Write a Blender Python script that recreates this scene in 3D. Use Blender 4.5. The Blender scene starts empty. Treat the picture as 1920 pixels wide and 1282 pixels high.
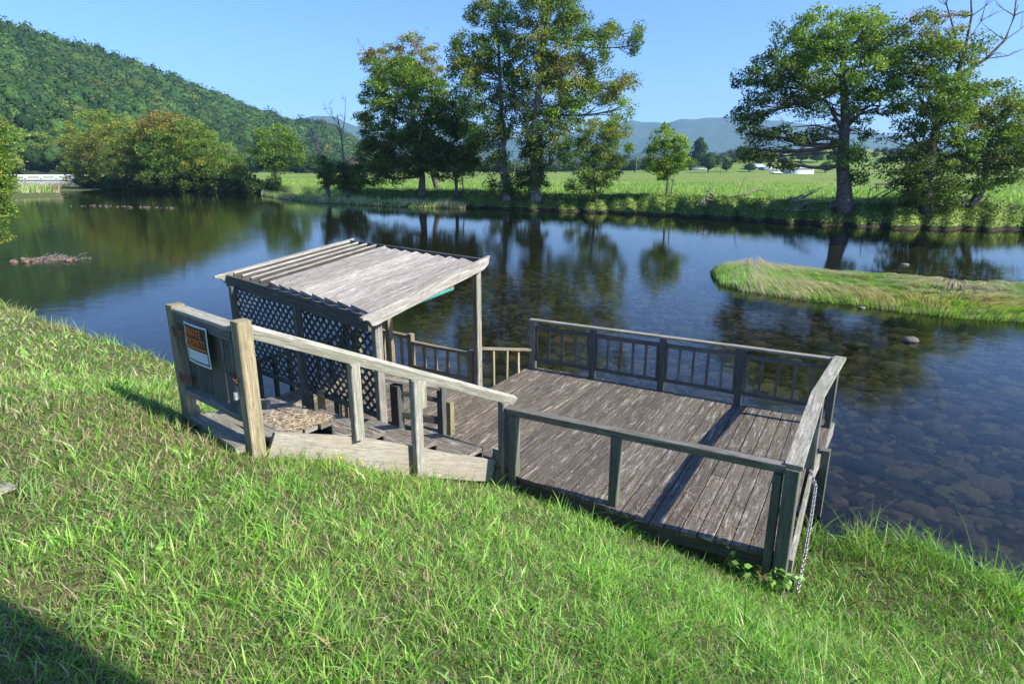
import bpy, math, random
import numpy as np
from mathutils import Vector
random.seed(7); rng = np.random.default_rng(7)
R = math.radians
scene = bpy.context.scene
COL = scene.collection

# ------------------------------------------------------------------ camera model (photo 1920x1282)
F, YH, CZ = 1150.0, 318.0, 3.9
PITCH = math.atan((641 - YH) / F)
def ray(px, py):
    x = (px - 960) / F; y = -(py - 641) / F
    return np.array([x, math.cos(PITCH) + y * math.sin(PITCH), -math.sin(PITCH) + y * math.cos(PITCH)])
def G(px, py, z):
    r = ray(px, py); q = r * ((CZ - z) / -r[2]); q[2] = z; return q
def at(px, py, Y):
    r = ray(px, py); q = r * (Y / r[1]); q[2] += CZ; return q
def vec(*a): return np.array(a, float)

SUN_AZ, SUN_EL = R(-27), R(37)       # azimuth from +x
SUND = vec(math.cos(SUN_EL) * math.cos(SUN_AZ), math.cos(SUN_EL) * math.sin(SUN_AZ), math.sin(SUN_EL))

# ------------------------------------------------------------------ materials
def new_mat(name):
    m = bpy.data.materials.new(name); m.use_nodes = True
    nt = m.node_tree; nt.nodes.clear()
    return m, nt, nt.nodes, nt.links
def N(nt, t, **kw):
    n = nt.nodes.new(t)
    for k, v in kw.items():
        if k in ('inputs',):
            for a, b in v.items(): n.inputs[a].default_value = b
        else: setattr(n, k, v)
    return n
def ramp(nt, fac, stops):
    r = nt.nodes.new('ShaderNodeValToRGB'); e = r.color_ramp.elements
    while len(e) < len(stops): e.new(0.5)
    for i, (p, c) in enumerate(stops):
        e[i].position = p; e[i].color = (c, c, c, 1) if isinstance(c, (int, float)) else (*c, 1)
    nt.links.new(fac, r.inputs[0]); return r.outputs[0]
def mixc(nt, fac, a, b, mode='MIX'):
    m = nt.nodes.new('ShaderNodeMix'); m.data_type = 'RGBA'; m.blend_type = mode
    for s, v in ((m.inputs[0], fac), (m.inputs[6], a), (m.inputs[7], b)):
        if hasattr(v, 'is_linked'): nt.links.new(v, s)
        else: s.default_value = (*v, 1) if isinstance(v, tuple) else v
    return m.outputs[2]
def noise(nt, coord, scale, detail=4, rough=.6, dist=0):
    n = nt.nodes.new('ShaderNodeTexNoise'); n.inputs['Scale'].default_value = scale
    n.inputs['Detail'].default_value = detail; n.inputs['Roughness'].default_value = rough
    n.inputs['Distortion'].default_value = dist
    if coord is not None: nt.links.new(coord, n.inputs['Vector'])
    return n.outputs[0]
def mapping(nt, src, sc, loc=(0, 0, 0)):
    m = nt.nodes.new('ShaderNodeMapping'); m.inputs['Scale'].default_value = sc; m.inputs['Location'].default_value = loc
    nt.links.new(src, m.inputs['Vector']); return m.outputs[0]
def finish(nt, color, rough=.85, bump=None, bs=.3, bd=.01, spec=.3, metal=0):
    b = nt.nodes.new('ShaderNodeBsdfPrincipled'); o = nt.nodes.new('ShaderNodeOutputMaterial')
    if hasattr(color, 'is_linked'): nt.links.new(color, b.inputs['Base Color'])
    else: b.inputs['Base Color'].default_value = (*color, 1)
    if hasattr(rough, 'is_linked'): nt.links.new(rough, b.inputs['Roughness'])
    else: b.inputs['Roughness'].default_value = rough
    b.inputs['Specular IOR Level'].default_value = spec; b.inputs['Metallic'].default_value = metal
    if bump is not None:
        bn = nt.nodes.new('ShaderNodeBump'); bn.inputs['Strength'].default_value = bs; bn.inputs['Distance'].default_value = bd
        nt.links.new(bump, bn.inputs['Height']); nt.links.new(bn.outputs[0], b.inputs['Normal'])
    nt.links.new(b.outputs[0], o.inputs[0]); return b

def wood(name, dark, light, patch, patch_amt=.5, moss=None, speck=.5, bs=.5):
    """weathered board: grain runs along uv.x (metres); 'tint' attribute varies board to board"""
    m, nt, nd, lk = new_mat(name)
    uv = N(nt, 'ShaderNodeUVMap').outputs[0]
    g1 = noise(nt, mapping(nt, uv, (2.2, 45, 1)), 1.0, 6, .65, .6)
    g2 = noise(nt, mapping(nt, uv, (9, 190, 1)), 1.0, 3, .6)
    base = mixc(nt, ramp(nt, g1, [(.32, 0.), (.68, 1.)]), dark, light)
    base = mixc(nt, ramp(nt, g2, [(.35, 0.), (.5, 1.)]), mixc(nt, .55, base, (.02, .018, .015)), base)
    b1 = noise(nt, mapping(nt, uv, (2.6, 19, 1), (3, 7, 0)), 1.0, 8, .78, .25)
    base = mixc(nt, ramp(nt, b1, [(.66 - .22 * patch_amt, 0.), (.80 - .2 * patch_amt, 1.)]), base, patch)
    b2 = noise(nt, mapping(nt, uv, (38, 85, 1)), 1.0, 3, .7)
    base = mixc(nt, ramp(nt, b2, [(.60, 0.), (.68, speck)]), base, patch)
    if moss:
        b3 = noise(nt, mapping(nt, uv, (2.2, 5, 1), (9, 1, 0)), 1.0, 5, .7)
        base = mixc(nt, ramp(nt, b3, [(.42, 0.), (.62, .65)]), base, moss)
    # knots
    v = N(nt, 'ShaderNodeTexVoronoi'); v.inputs['Scale'].default_value = 1.0
    lk.new(mapping(nt, uv, (3.4, 7, 1)), v.inputs['Vector'])
    kn = ramp(nt, v.outputs['Distance'], [(.035, 1.), (.075, 0.)])
    base = mixc(nt, kn, base, (.04, .025, .015))
    at_ = N(nt, 'ShaderNodeAttribute', attribute_name='tint')
    base = mixc(nt, 1.0, base, at_.outputs['Color'], 'MULTIPLY')
    hh = N(nt, 'ShaderNodeMath', operation='ADD'); lk.new(g2, hh.inputs[0]); lk.new(g1, hh.inputs[1])
    finish(nt, base, .85, hh.outputs[0], bs, .006, .2)
    return m

M = {}
M['rail'] = wood('weathered_rail_wood', (.12, .108, .085), (.38, .355, .30), (.55, .53, .48), .6, (.17, .175, .12))
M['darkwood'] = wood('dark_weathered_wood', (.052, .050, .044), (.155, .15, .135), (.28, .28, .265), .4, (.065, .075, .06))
M['greenwood'] = wood('algae_stained_wood', (.065, .066, .052), (.205, .205, .165), (.32, .32, .275), .45, (.10, .125, .085))
M['deck'] = wood('worn_deck_boards', (.054, .043, .031), (.175, .148, .114), (.46, .435, .375), .57, None, .85)
M['roof'] = wood('bleached_roof_boards', (.17, .15, .125), (.41, .385, .34), (.60, .58, .535), .55, None, .6)
M['pine'] = wood('yellow_treated_pine', (.20, .155, .085), (.42, .35, .22), (.50, .47, .38), .35, (.16, .16, .09))
M['pale'] = wood('pale_stringer_wood', (.22, .195, .16), (.42, .385, .325), (.50, .475, .42), .5, (.30, .26, .19), .3)

def leafmat(name, transl=.35, rough=.55, spec=.25):
    m, nt, nd, lk = new_mat(name)
    a = N(nt, 'ShaderNodeAttribute', attribute_name='col')
    b = N(nt, 'ShaderNodeBsdfPrincipled'); b.inputs['Roughness'].default_value = rough; b.inputs['Specular IOR Level'].default_value = spec
    lk.new(a.outputs['Color'], b.inputs['Base Color'])
    t = N(nt, 'ShaderNodeBsdfTranslucent')
    lk.new(mixc(nt, 1.0, a.outputs['Color'], (1.25, 1.35, .55), 'MULTIPLY'), t.inputs[0])
    mx = N(nt, 'ShaderNodeMixShader'); mx.inputs[0].default_value = transl
    lk.new(b.outputs[0], mx.inputs[1]); lk.new(t.outputs[0], mx.inputs[2])
    o = N(nt, 'ShaderNodeOutputMaterial'); lk.new(mx.outputs[0], o.inputs[0]); return m
M['leaf'] = leafmat('tree_leaves', .35)
M['grass'] = leafmat('grass_blades', .35, .45, .35)
M['forest'] = leafmat('forest_leaves', .12, .8, .05)

def simple(name, c1, c2=None, scale=8, rough=.8, metal=0, bs=.3, bd=.01, spec=.3, obj=True):
    m, nt, nd, lk = new_mat(name)
    co = N(nt, 'ShaderNodeTexCoord').outputs['Object']
    n = noise(nt, co, scale, 5, .65)
    finish(nt, mixc(nt, ramp(nt, n, [(.35, 0.), (.65, 1.)]), c1, c2 or c1), rough, n, bs, bd, spec, metal); return m
M['bark'] = simple('grey_brown_bark', (.05, .042, .034), (.15, .13, .11), 5, .9, 0, .8, .05)
M['palebark'] = simple('pale_sycamore_bark', (.06, .055, .045), (.24, .23, .20), 1.6, .85)
M['deadwood'] = simple('bleached_dead_wood', (.10, .085, .07), (.27, .245, .21), 4, .85)
M['steel'] = simple('galvanised_steel', (.26, .26, .25), (.42, .42, .41), 40, .45, .85)
M['rust'] = simple('rusted_iron', (.14, .06, .035), (.28, .11, .05), 60, .8, .3)
M['brass'] = simple('padlock_metal', (.55, .6, .65), (.7, .72, .75), 40, .35, .7)
M['teal'] = simple('teal_plastic', (.035, .22, .19), (.06, .28, .24), 12, .5)
M['white'] = simple('white_paint', (.72, .72, .70), (.82, .82, .80), 3, .6)
M['concrete'] = simple('pale_concrete', (.55, .54, .50), (.72, .70, .66), 2, .85)
M['shedroof'] = simple('grey_sheet_roof', (.35, .37, .38), (.45, .46, .48), 2, .6)
M['darkopening'] = simple('dark_opening', (.03, .035, .04), (.05, .05, .06), 2, .5)
M['black'] = simple('black_print', (.012, .012, .012), (.02, .02, .02), 20, .45)
M['orange'] = simple('red_orange_print', (.62, .10, .03), (.72, .15, .04), 20, .45)
M['signwhite'] = simple('faded_sign_white', (.55, .62, .60), (.66, .72, .70), 15, .5)
M['straw'] = leafmat('dry_straw', .2, .7)

# ------------------------------------------------------------------ mesh helpers
def link(name, me, mats, parent=None):
    o = bpy.data.objects.new(name, me); COL.objects.link(o)
    for m in (mats if isinstance(mats, (list, tuple)) else [mats]): me.materials.append(m)
    if parent: o.parent = parent; o.matrix_parent_inverse = parent.matrix_world.inverted()
    return o
def tag(o, label=None, cat=None, group=None, kind=None):
    if label: o['label'] = label
    if cat: o['category'] = cat
    if group: o['group'] = group
    if kind: o['kind'] = kind
    return o
def empty(name, loc, label, cat, group=None):
    o = bpy.data.objects.new(name, None); COL.objects.link(o); o.location = tuple(loc)
    o.empty_display_size = .2
    bpy.context.view_layer.update()
    return tag(o, label, cat, group)
def npmesh(name, V, faces, col=None, smooth=False):
    """faces: list of int arrays (n,k)"""
    me = bpy.data.meshes.new(name); V = np.asarray(V, np.float32)
    me.vertices.add(len(V)); me.vertices.foreach_set('co', V.ravel())
    idx = np.concatenate([f.ravel() for f in faces]).astype(np.int32)
    tot = np.concatenate([np.full(len(f), f.shape[1]) for f in faces])
    st = np.concatenate([[0], np.cumsum(tot)[:-1]]).astype(np.int32)
    me.loops.add(len(idx)); me.loops.foreach_set('vertex_index', idx)
    me.polygons.add(len(st)); me.polygons.foreach_set('loop_start', st)
    if smooth: me.polygons.foreach_set('use_smooth', np.ones(len(st), bool))
    me.update(calc_edges=True)
    if col is not None:
        a = me.color_attributes.new('col', 'FLOAT_COLOR', 'POINT')
        c = np.ones((len(V), 4), np.float32); c[:, :3] = col; a.data.foreach_set('color', c.ravel())
    return me

class MB:
    """boards and prisms with metre uv along their length and a tint per piece"""
    def __init__(s): s.v = []; s.f = []; s.uv = []; s.t = []
    def face(s, idx, uvs, t): s.f.append(idx); s.uv += uvs; s.t += [t] * len(idx)
    def beam(s, p0, p1, w, h, up=(0, 0, 1), tint=None, taper=1.0, jit=.0015):
        p0 = np.array(p0, float); p1 = np.array(p1, float)
        a = p1 - p0; L = np.linalg.norm(a); a /= L; up = np.array(up, float)
        if abs(a @ up) > .98 and tuple(up) == (0, 0, 1): up = vec(math.cos(R(60)), math.sin(R(60)), 0)
        sd = np.cross(a, up); sd /= np.linalg.norm(sd); u = np.cross(sd, a)
        b = len(s.v); o1, o2 = random.random() * 40, random.random() * 40
        k = .08 * min(w, h) ; ring = []
        # octagonal-ish cross section: chamfered edges
        W, H = w / 2, h / 2
        prof = [(W, H - k), (W - k, H), (-W + k, H), (-W, H - k), (-W, -H + k), (-W + k, -H), (W - k, -H), (W, -H + k)]
        per = [0]
        for i in range(8):
            q = prof[i]; r = prof[(i + 1) % 8]; per.append(per[-1] + math.hypot(q[0] - r[0], q[1] - r[1]))
        for e, pt in enumerate((p0, p1)):
            sc = 1 if e == 0 else taper
            for (x, y) in prof: s.v.append(tuple(pt + sd * x * sc + u * y * sc + np.array([random.uniform(-jit, jit) for _ in range(3)])))
        t = tint if tint is not None else random.uniform(.78, 1.12)
        t = t if isinstance(t, tuple) else (t, t * random.uniform(.97, 1.01), t * random.uniform(.93, 1.0))
        for i in range(8):
            j = (i + 1) % 8
            s.face([b + i, b + j, b + 8 + j, b + 8 + i], [(o1, o2 + per[i]), (o1, o2 + per[i + 1]), (o1 + L, o2 + per[i + 1]), (o1 + L, o2 + per[i])], t)
        s.face([b + i for i in range(7, -1, -1)], [(o1 + prof[i][0], o2 + prof[i][1]) for i in range(7, -1, -1)], t)
        s.face([b + 8 + i for i in range(8)], [(o1 + prof[i][0], o2 + prof[i][1]) for i in range(8)], t)
        return s
    def prism(s, prof, p0, ax, up, side, th, tint=1.0):
        """profile (along ax, along up) extruded th along side"""
        ax, up, side, p0 = map(lambda q: np.array(q, float), (ax, up, side, p0))
        b = len(s.v); n = len(prof); o1, o2 = random.random() * 40, random.random() * 40
        for k in (0, 1):
            for (x, y) in prof: s.v.append(tuple(p0 + ax * x + up * y + side * (th * (k - .5))))
        t = (tint, tint, tint * .97)
        s.face(list(range(b + n - 1, b - 1, -1)), [(o1 + x, o2 + y) for x, y in reversed(prof)], t)
        s.face(list(range(b + n, b + 2 * n)), [(o1 + x, o2 + y) for x, y in prof], t)
        for i in range(n):
            j = (i + 1) % n
            s.face([b + i, b + j, b + n + j, b + n + i], [(o1 + prof[i][0], o2), (o1 + prof[j][0], o2), (o1 + prof[j][0], o2 + th), (o1 + prof[i][0], o2 + th)], t)
        return s
    def build(s, name, mat, parent=None):
        me = bpy.data.meshes.new(name)
        V = np.array(s.v)
        org = V.mean(axis=0); org[2] = V[:, 2].min()
        me.from_pydata([tuple(q) for q in V - org], [], s.f)
        uvl = me.uv_layers.new(name='UVMap'); uvl.data.foreach_set('uv', np.array(s.uv, np.float32).ravel())
        ca = me.color_attributes.new('tint', 'FLOAT_COLOR', 'CORNER')
        c = np.ones((len(s.t), 4), np.float32); c[:, :3] = np.array(s.t); ca.data.foreach_set('color', c.ravel())
        o = link(name, me, mat); o.location = tuple(org)
        if parent:
            o.parent = parent; o.location = tuple(org - np.array(parent.matrix_world.translation))
        bpy.context.view_layer.update()
        return o
def board(name, mat, parent, *a, **k): return MB().beam(*a, **k).build(name, mat, parent)

def tubes(paths, sides=6):
    """paths: list of (points (n,3), radii) -> V, F"""
    V = []; Fq = []; b = 0
    for P_, r_ in paths:
        P_ = np.asarray(P_, float); n = len(P_)
        T = np.gradient(P_, axis=0); T /= np.linalg.norm(T, axis=1)[:, None] + 1e-9
        ref = np.where(np.abs(T[:, 2:3]) > .9, vec(1, 0, 0), vec(0, 0, 1))
        A = np.cross(T, ref); A /= np.linalg.norm(A, axis=1)[:, None] + 1e-9; B = np.cross(T, A)
        an = np.linspace(0, 2 * np.pi, sides, endpoint=False)
        r = np.asarray(r_, float)[:, None, None]
        ring = P_[:, None, :] + r * (A[:, None, :] * np.cos(an)[None, :, None] + B[:, None, :] * np.sin(an)[None, :, None])
        V.append(ring.reshape(-1, 3))
        i = np.arange(n - 1)[:, None] * sides; j = np.arange(sides)[None, :]; j2 = (j + 1) % sides
        Fq.append(np.stack([i + j, i + j2, i + sides + j2, i + sides + j], -1).reshape(-1, 4) + b); b += n * sides
    return np.concatenate(V), np.concatenate(Fq)

def leaves(C, size, nrm_bias=None, flat=.6):
    """diamond leaf cards at centres C (n,3)"""
    n = len(C); nr = rng.normal(size=(n, 3)); 
    if nrm_bias is not None: nr = nr * flat + nrm_bias
    nr /= np.linalg.norm(nr, axis=1)[:, None]
    a = np.cross(nr, rng.normal(size=(n, 3))); a /= np.linalg.norm(a, axis=1)[:, None]; b = np.cross(nr, a)
    s = (size * rng.uniform(.6, 1.3, n))[:, None]
    V = np.stack([C - a * s * .5, C + b * s * .32 + a * s * .05, C + a * s * .5 - nr * s * .12, C - b * s * .32 + a * s * .05], 1).reshape(-1, 3)
    Fq = np.arange(n * 4).reshape(-1, 4)
    return V, Fq

# ------------------------------------------------------------------ near bank height field
ctrl = [(0,-5,2.6),(0,0,2.35),(-2,0,2.5),(-6,0,2.7),(4,0,1.7),(3,-3,2.2),(-1.7,2,2.2),(0,2,1.95),(1.5,2,1.65),(3,2,1.3),(5,2,.75),(8,0,.6),(12,-3,.7),(-4,3,2.2),(-8,4,2.4),
 (-2.1,4.2,1.83),(-2.8,4.95,1.80),(-3.86,5.8,1.82),(-1.3,4.62,1.5),(-.9,5.1,1.12),(-.3,5.75,.72),(.1,5.55,.70),(.9,5.0,.69),(1.3,4.75,.64),(1.8,4.5,.58),(2.2,4.22,.48),(.3,4,1.22),(1.5,3.5,1.05),(2.8,4.6,.36),(3.0,5.3,.28),
 (3.9,5.2,.26),(4.5,4.5,.26),(7,2.0,.28),(10,-.3,.3),(-4.8,8.05,1.34),(-7.3,9.8,1.36),(-10.1,11.7,1.36),(-5,6.5,1.66),(-8,8,1.8),(-3.6,8.3,1.0),(-3,7.4,.72),(-1.5,6.5,.4),(.5,6,.3),(-2.4,6.2,.95),
 (-14,14.5,1.2),(-20,12,2.4),(-22,20,1.6),(-34,26,1.6),(-50,20,3),(-50,45,1.6),(-12,0,3.0),(-30,0,4.0),(12,-12,3),(-12,-12,4)]
ctrl = np.array(ctrl)
def tps(d): return np.where(d > 1e-9, d * d * np.log(d + 1e-12), 0)
_n = len(ctrl); _K = tps(np.linalg.norm(ctrl[:, None, :2] - ctrl[None, :, :2], axis=2)) + np.eye(_n) * .15
_P = np.hstack([np.ones((_n, 1)), ctrl[:, :2]]); _A = np.block([[_K, _P], [_P.T, np.zeros((3, 3))]])
_w = np.linalg.solve(_A, np.concatenate([ctrl[:, 2], np.zeros(3)]))
shore = np.array([(30,-14),(12,-.6),(7.5,2.35),(4.75,4.75),(3.95,5.6),(2.9,5.75),(1.2,6.4),(-.4,7.2),(-2.4,8.0),(-4.3,8.95),(-6.8,10.65),(-9.7,12.7),(-14,16.6),(-22,25),(-34,36),(-50,58),(-66,92),(-86,140),(-110,190)], float)
def sdist(P_):
    best = np.full(len(P_), 1e9); sg = np.ones(len(P_))
    for a, b in zip(shore[:-1], shore[1:]):
        d = b - a; t = np.clip(((P_ - a) @ d) / (d @ d), 0, 1); q = a + t[:, None] * d
        v = P_ - q; dist = np.linalg.norm(v, axis=1); cr = d[0] * v[:, 1] - d[1] * v[:, 0]
        m = dist < best - 1e-9; best[m] = dist[m]; sg[m] = np.sign(cr[m] + 1e-12)
    return best * sg      # + on land (left of direction of travel)
def hash_noise(x, y, s, seed=0):
    r = np.random.default_rng(seed); z = 0
    for k in range(5):
        a = r.uniform(0, 2 * np.pi); f = s * (1.7 ** k) * r.uniform(.8, 1.2); p = r.uniform(0, 6.28); q = r.uniform(0, 6.28)
        z = z + np.sin((x * np.cos(a) + y * np.sin(a)) * f + p + 1.3 * np.sin((-x * np.sin(a) + y * np.cos(a)) * f * .8 + q)) / (1.5 ** k)
    return z / 2.6
def groundz(x, y):
    x = np.atleast_1d(np.asarray(x, float)); y = np.atleast_1d(np.asarray(y, float)); P_ = np.stack([x, y], 1)
    out = np.empty(len(x))
    for i in range(0, len(x), 20000):
        q = P_[i:i + 20000]
        z = tps(np.linalg.norm(q[:, None] - ctrl[None, :, :2], axis=2)) @ _w[:_n] + _w[_n] + q @ _w[_n + 1:]
        d = sdist(q); z = np.clip(z, .12, 6)
        z = np.minimum(z, np.where(d > 0, .08 + d * 1.3, .08 + d * 1.6))
        out[i:i + 20000] = np.maximum(z, -.9)
    return out + .02 * hash_noise(x, y, 2.2, 1) + .008 * hash_noise(x, y, 9, 2)
if sdist(np.array([[0., 0.]]))[0] < 0:
    _s = sdist; sdist = lambda P_: -_s(P_)

# ------------------------------------------------------------------ ground materials
def ground_mat(name, cols, sc=3, bs=.6, bd=.03):
    m, nt, nd, lk = new_mat(name)
    co = N(nt, 'ShaderNodeTexCoord').outputs['Object']
    n1 = noise(nt, co, sc, 8, .7); n2 = noise(nt, co, sc * 9, 5, .7); n3 = noise(nt, co, sc * .12, 4, .6)
    c = mixc(nt, ramp(nt, n1, [(.35, 0.), (.62, 1.)]), cols[0], cols[1])
    c = mixc(nt, ramp(nt, n2, [(.45, 0.), (.7, 1.)]), c, cols[2])
    c = mixc(nt, ramp(nt, n3, [(.42, 0.), (.62, .7)]), c, cols[3])
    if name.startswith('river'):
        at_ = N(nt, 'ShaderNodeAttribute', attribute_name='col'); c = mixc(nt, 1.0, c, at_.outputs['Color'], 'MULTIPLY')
    finish(nt, c, .95, n2, bs, bd, .1); return m
M['turf'] = ground_mat('turf_soil', ((.045, .06, .02), (.10, .12, .04), (.20, .165, .085), (.07, .11, .03)), 3)
M['field'] = ground_mat('pasture', ((.11, .19, .035), (.19, .28, .05), (.08, .15, .03), (.23, .25, .07)), .22, .8, .3)
M['bankdirt'] = ground_mat('bank_mud', ((.045, .035, .022), (.08, .065, .04), (.03, .03, .02), (.05, .05, .03)), 1.2, .8, .2)
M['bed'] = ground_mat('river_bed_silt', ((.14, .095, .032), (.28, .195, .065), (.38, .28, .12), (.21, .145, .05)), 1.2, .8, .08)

# near bank mesh: non-uniform grid
def axis(lo, hi, dense_lo, dense_hi, st, far):
    a = list(np.arange(dense_lo, dense_hi, st)); x = dense_hi; s = st
    while x < hi: a.append(x); s *= far; x += s
    x = dense_lo; s = st; L = []
    while x > lo: s *= far; x -= s; L.append(x)
    return np.array(L[::-1] + a)
gx = axis(-120, 30, -11, 8.5, .085, 1.12); gy = axis(-40, 190, .5, 14, .085, 1.12)
XX, YY = np.meshgrid(gx, gy); ZZ = groundz(XX.ravel(), YY.ravel())
def gridfaces(ny, nx):
    i = np.arange(ny - 1)[:, None] * nx + np.arange(nx - 1)[None]
    return np.stack([i, i + 1, i + nx + 1, i + nx], -1).reshape(-1, 4)
V = np.stack([XX.ravel(), YY.ravel(), ZZ], 1); Fq = gridfaces(len(gy), len(gx))
keep = (ZZ[Fq] > -.85).any(axis=1); 
me = npmesh('near_bank', V, [Fq[keep]], smooth=True)
tag(link('near_bank', me, M['turf']), 'sloping grassy near bank of the river', 'ground', kind='structure')

# river bed
bx = np.linspace(-6, 34, 240); by = np.linspace(4, 40, 220); X2, Y2 = np.meshgrid(bx, by)
me = npmesh('riverbed', [(-3000, -200, -.95), (3000, -200, -.95), (3000, 4500, -.95), (-3000, 4500, -.95)], [np.array([[0, 1, 2, 3]])], np.ones((4, 3)))
tag(link('deep_riverbed', me, M['bed']), 'brown silty bed under the deeper river water', 'riverbed', kind='structure')
bedz = lambda x, y: -.42 - .05 * hash_noise(x, y, .8, 5) - np.clip((y - 16) * .02, 0, .4) - np.clip(-(x + 1) * .06, 0, .4) 
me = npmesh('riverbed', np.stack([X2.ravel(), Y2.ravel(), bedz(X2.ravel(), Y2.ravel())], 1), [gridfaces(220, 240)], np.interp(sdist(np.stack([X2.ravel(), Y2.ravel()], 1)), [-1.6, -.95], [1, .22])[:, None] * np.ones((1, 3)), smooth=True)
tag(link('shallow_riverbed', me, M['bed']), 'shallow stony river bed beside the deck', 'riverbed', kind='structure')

# cobbles on the bed (stuff)
def ico(sub):
    import bmesh
    bm = bmesh.new(); bmesh.ops.create_icosphere(bm, subdivisions=sub, radius=1)
    v = np.array([q.co[:] for q in bm.verts]); f = np.array([[q.index for q in p.verts] for p in bm.faces]); bm.free(); return v, f
IV, IF = ico(2)
def stones(name, C, S, flat, colfn, mat, seed=3):
    r = np.random.default_rng(seed); n = len(C)
    ang = r.uniform(0, 6.28, n); sx = S * r.uniform(.8, 1.3, n); sy = S * r.uniform(.55, 1.0, n); sz = S * flat * r.uniform(.7, 1.2, n)
    v = IV[None] * (1 + .16 * np.sin(IV[None, :, [1]] * r.uniform(2, 5, (n, 1, 1)) + r.uniform(0, 6, (n, 1, 1))) + r.uniform(-.07, .07, (n, len(IV), 1)))
    v = v * np.stack([sx, sy, sz], 1)[:, None]
    ca, sa = np.cos(ang)[:, None], np.sin(ang)[:, None]
    x = v[..., 0] * ca - v[..., 1] * sa; y = v[..., 0] * sa + v[..., 1] * ca
    V = np.stack([x, y, v[..., 2]], -1) + C[:, None]
    col = np.repeat(colfn(r, n), len(IV), axis=0)
    Fx = (IF[None] + (np.arange(n) * len(IV))[:, None, None]).reshape(-1, 3)
    return npmesh(name, V.reshape(-1, 3), [Fx], col, True)
m, nt, nd, lk = new_mat('wet_stone')
a = N(nt, 'ShaderNodeAttribute', attribute_name='col'); co = N(nt, 'ShaderNodeTexCoord').outputs['Object']
nn = noise(nt, co, 14, 6, .7)
finish(nt, mixc(nt, ramp(nt, nn, [(.3, .55), (.7, 0.)]), a.outputs['Color'], (.03, .028, .018)), .7, nn, .4, .02); M['stone'] = m
n = 24000; px = rng.uniform(-3, 26, n); py = 4.5 + 24 * rng.uniform(0, 1, n) ** 1.4
dd = sdist(np.stack([px, py], 1)); k = (dd < -.85 - .25 * np.sin(px * 3.1)) & (px > -3 + 0 * py) & (px / py < 1.15); px, py = px[k], py[k]
S = np.clip(rng.lognormal(-2.4, .48, len(px)), .035, .30)
C = np.stack([px, py, bedz(px, py) + S * .08], 1)
me = stones('cobbles', C, S, .42, lambda r, n: np.array([.68, .43, .18]) * r.uniform(.30, 1.5, (n, 1)) * r.uniform(.9, 1.1, (n, 3)), M['stone'])
tag(link('river_cobbles', me, M['stone']), 'rounded brown cobbles on the shallow river bed', 'stones', kind='stuff')

# ------------------------------------------------------------------ water
m, nt, nd, lk = new_mat('river_water'); M['water'] = m
co = N(nt, 'ShaderNodeTexCoord').outputs['Object']
w1 = noise(nt, mapping(nt, co, (1.0, 2.2, 1)), 1.1, 3, .55); w2 = noise(nt, mapping(nt, co, (2.2, 4.5, 1)), 2.6, 3, .6)
w3 = noise(nt, co, .06, 3, .5)
ad = N(nt, 'ShaderNodeMath', operation='MULTIPLY_ADD'); lk.new(w2, ad.inputs[0]); ad.inputs[1].default_value = .35; lk.new(w1, ad.inputs[2])
mu = N(nt, 'ShaderNodeMath', operation='MULTIPLY'); lk.new(ad.outputs[0], mu.inputs[0]); lk.new(ramp(nt, w3, [(.38, .45), (.64, 1.)]), mu.inputs[1])
bp = N(nt, 'ShaderNodeBump'); bp.inputs['Strength'].default_value = .22; bp.inputs['Distance'].default_value = .02; lk.new(mu.outputs[0], bp.inputs['Height'])
gl = N(nt, 'ShaderNodeBsdfGlossy'); gl.inputs['Roughness'].default_value = .03; lk.new(bp.outputs[0], gl.inputs['Normal'])
gl.inputs['Color'].default_value = (.93, .91, .88, 1)
tr = N(nt, 'ShaderNodeBsdfTransparent'); tr.inputs[0].default_value = (.95, .84, .59, 1)
fr = N(nt, 'ShaderNodeFresnel'); fr.inputs[0].default_value = 1.32; lk.new(bp.outputs[0], fr.inputs['Normal'])
mx = N(nt, 'ShaderNodeMixShader'); lk.new(fr.outputs[0], mx.inputs[0]); lk.new(tr.outputs[0], mx.inputs[1]); lk.new(gl.outputs[0], mx.inputs[2])
o = N(nt, 'ShaderNodeOutputMaterial'); lk.new(mx.outputs[0], o.inputs[0])
me = npmesh('water', [(-500, -60, 0), (300, -60, 0), (300, 420, 0), (-500, 420, 0)], [np.array([[0, 1, 2, 3]])])
tag(link('river', me, M['water']), 'calm clear river reflecting trees and blue sky', 'water', kind='structure')

# ------------------------------------------------------------------ far land (polar sheet)
wl = np.array([(-62,200),(-50,190),(-41,185),(-38.6,200),(-38,300),(-34.6,300),(-34.2,168),(-32.5,150),(-29,137),(-26,128),(-23.3,122),(-21.2,112),(-19.5,96),(-17,88),(-14,80),(-12.5,76),(-8,71),(-4.4,67),(2,62),(9.2,58.7),(16.2,54.8),(24.8,51.2),(32.4,50),(39.5,53),(50,60),(62,70),(75,90)])
def rw(th): return np.interp(th, wl[:, 0], wl[:, 1]) + .7 * np.sin(th * 2.3) + .5 * np.sin(th * 5.1 + 1)
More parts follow.
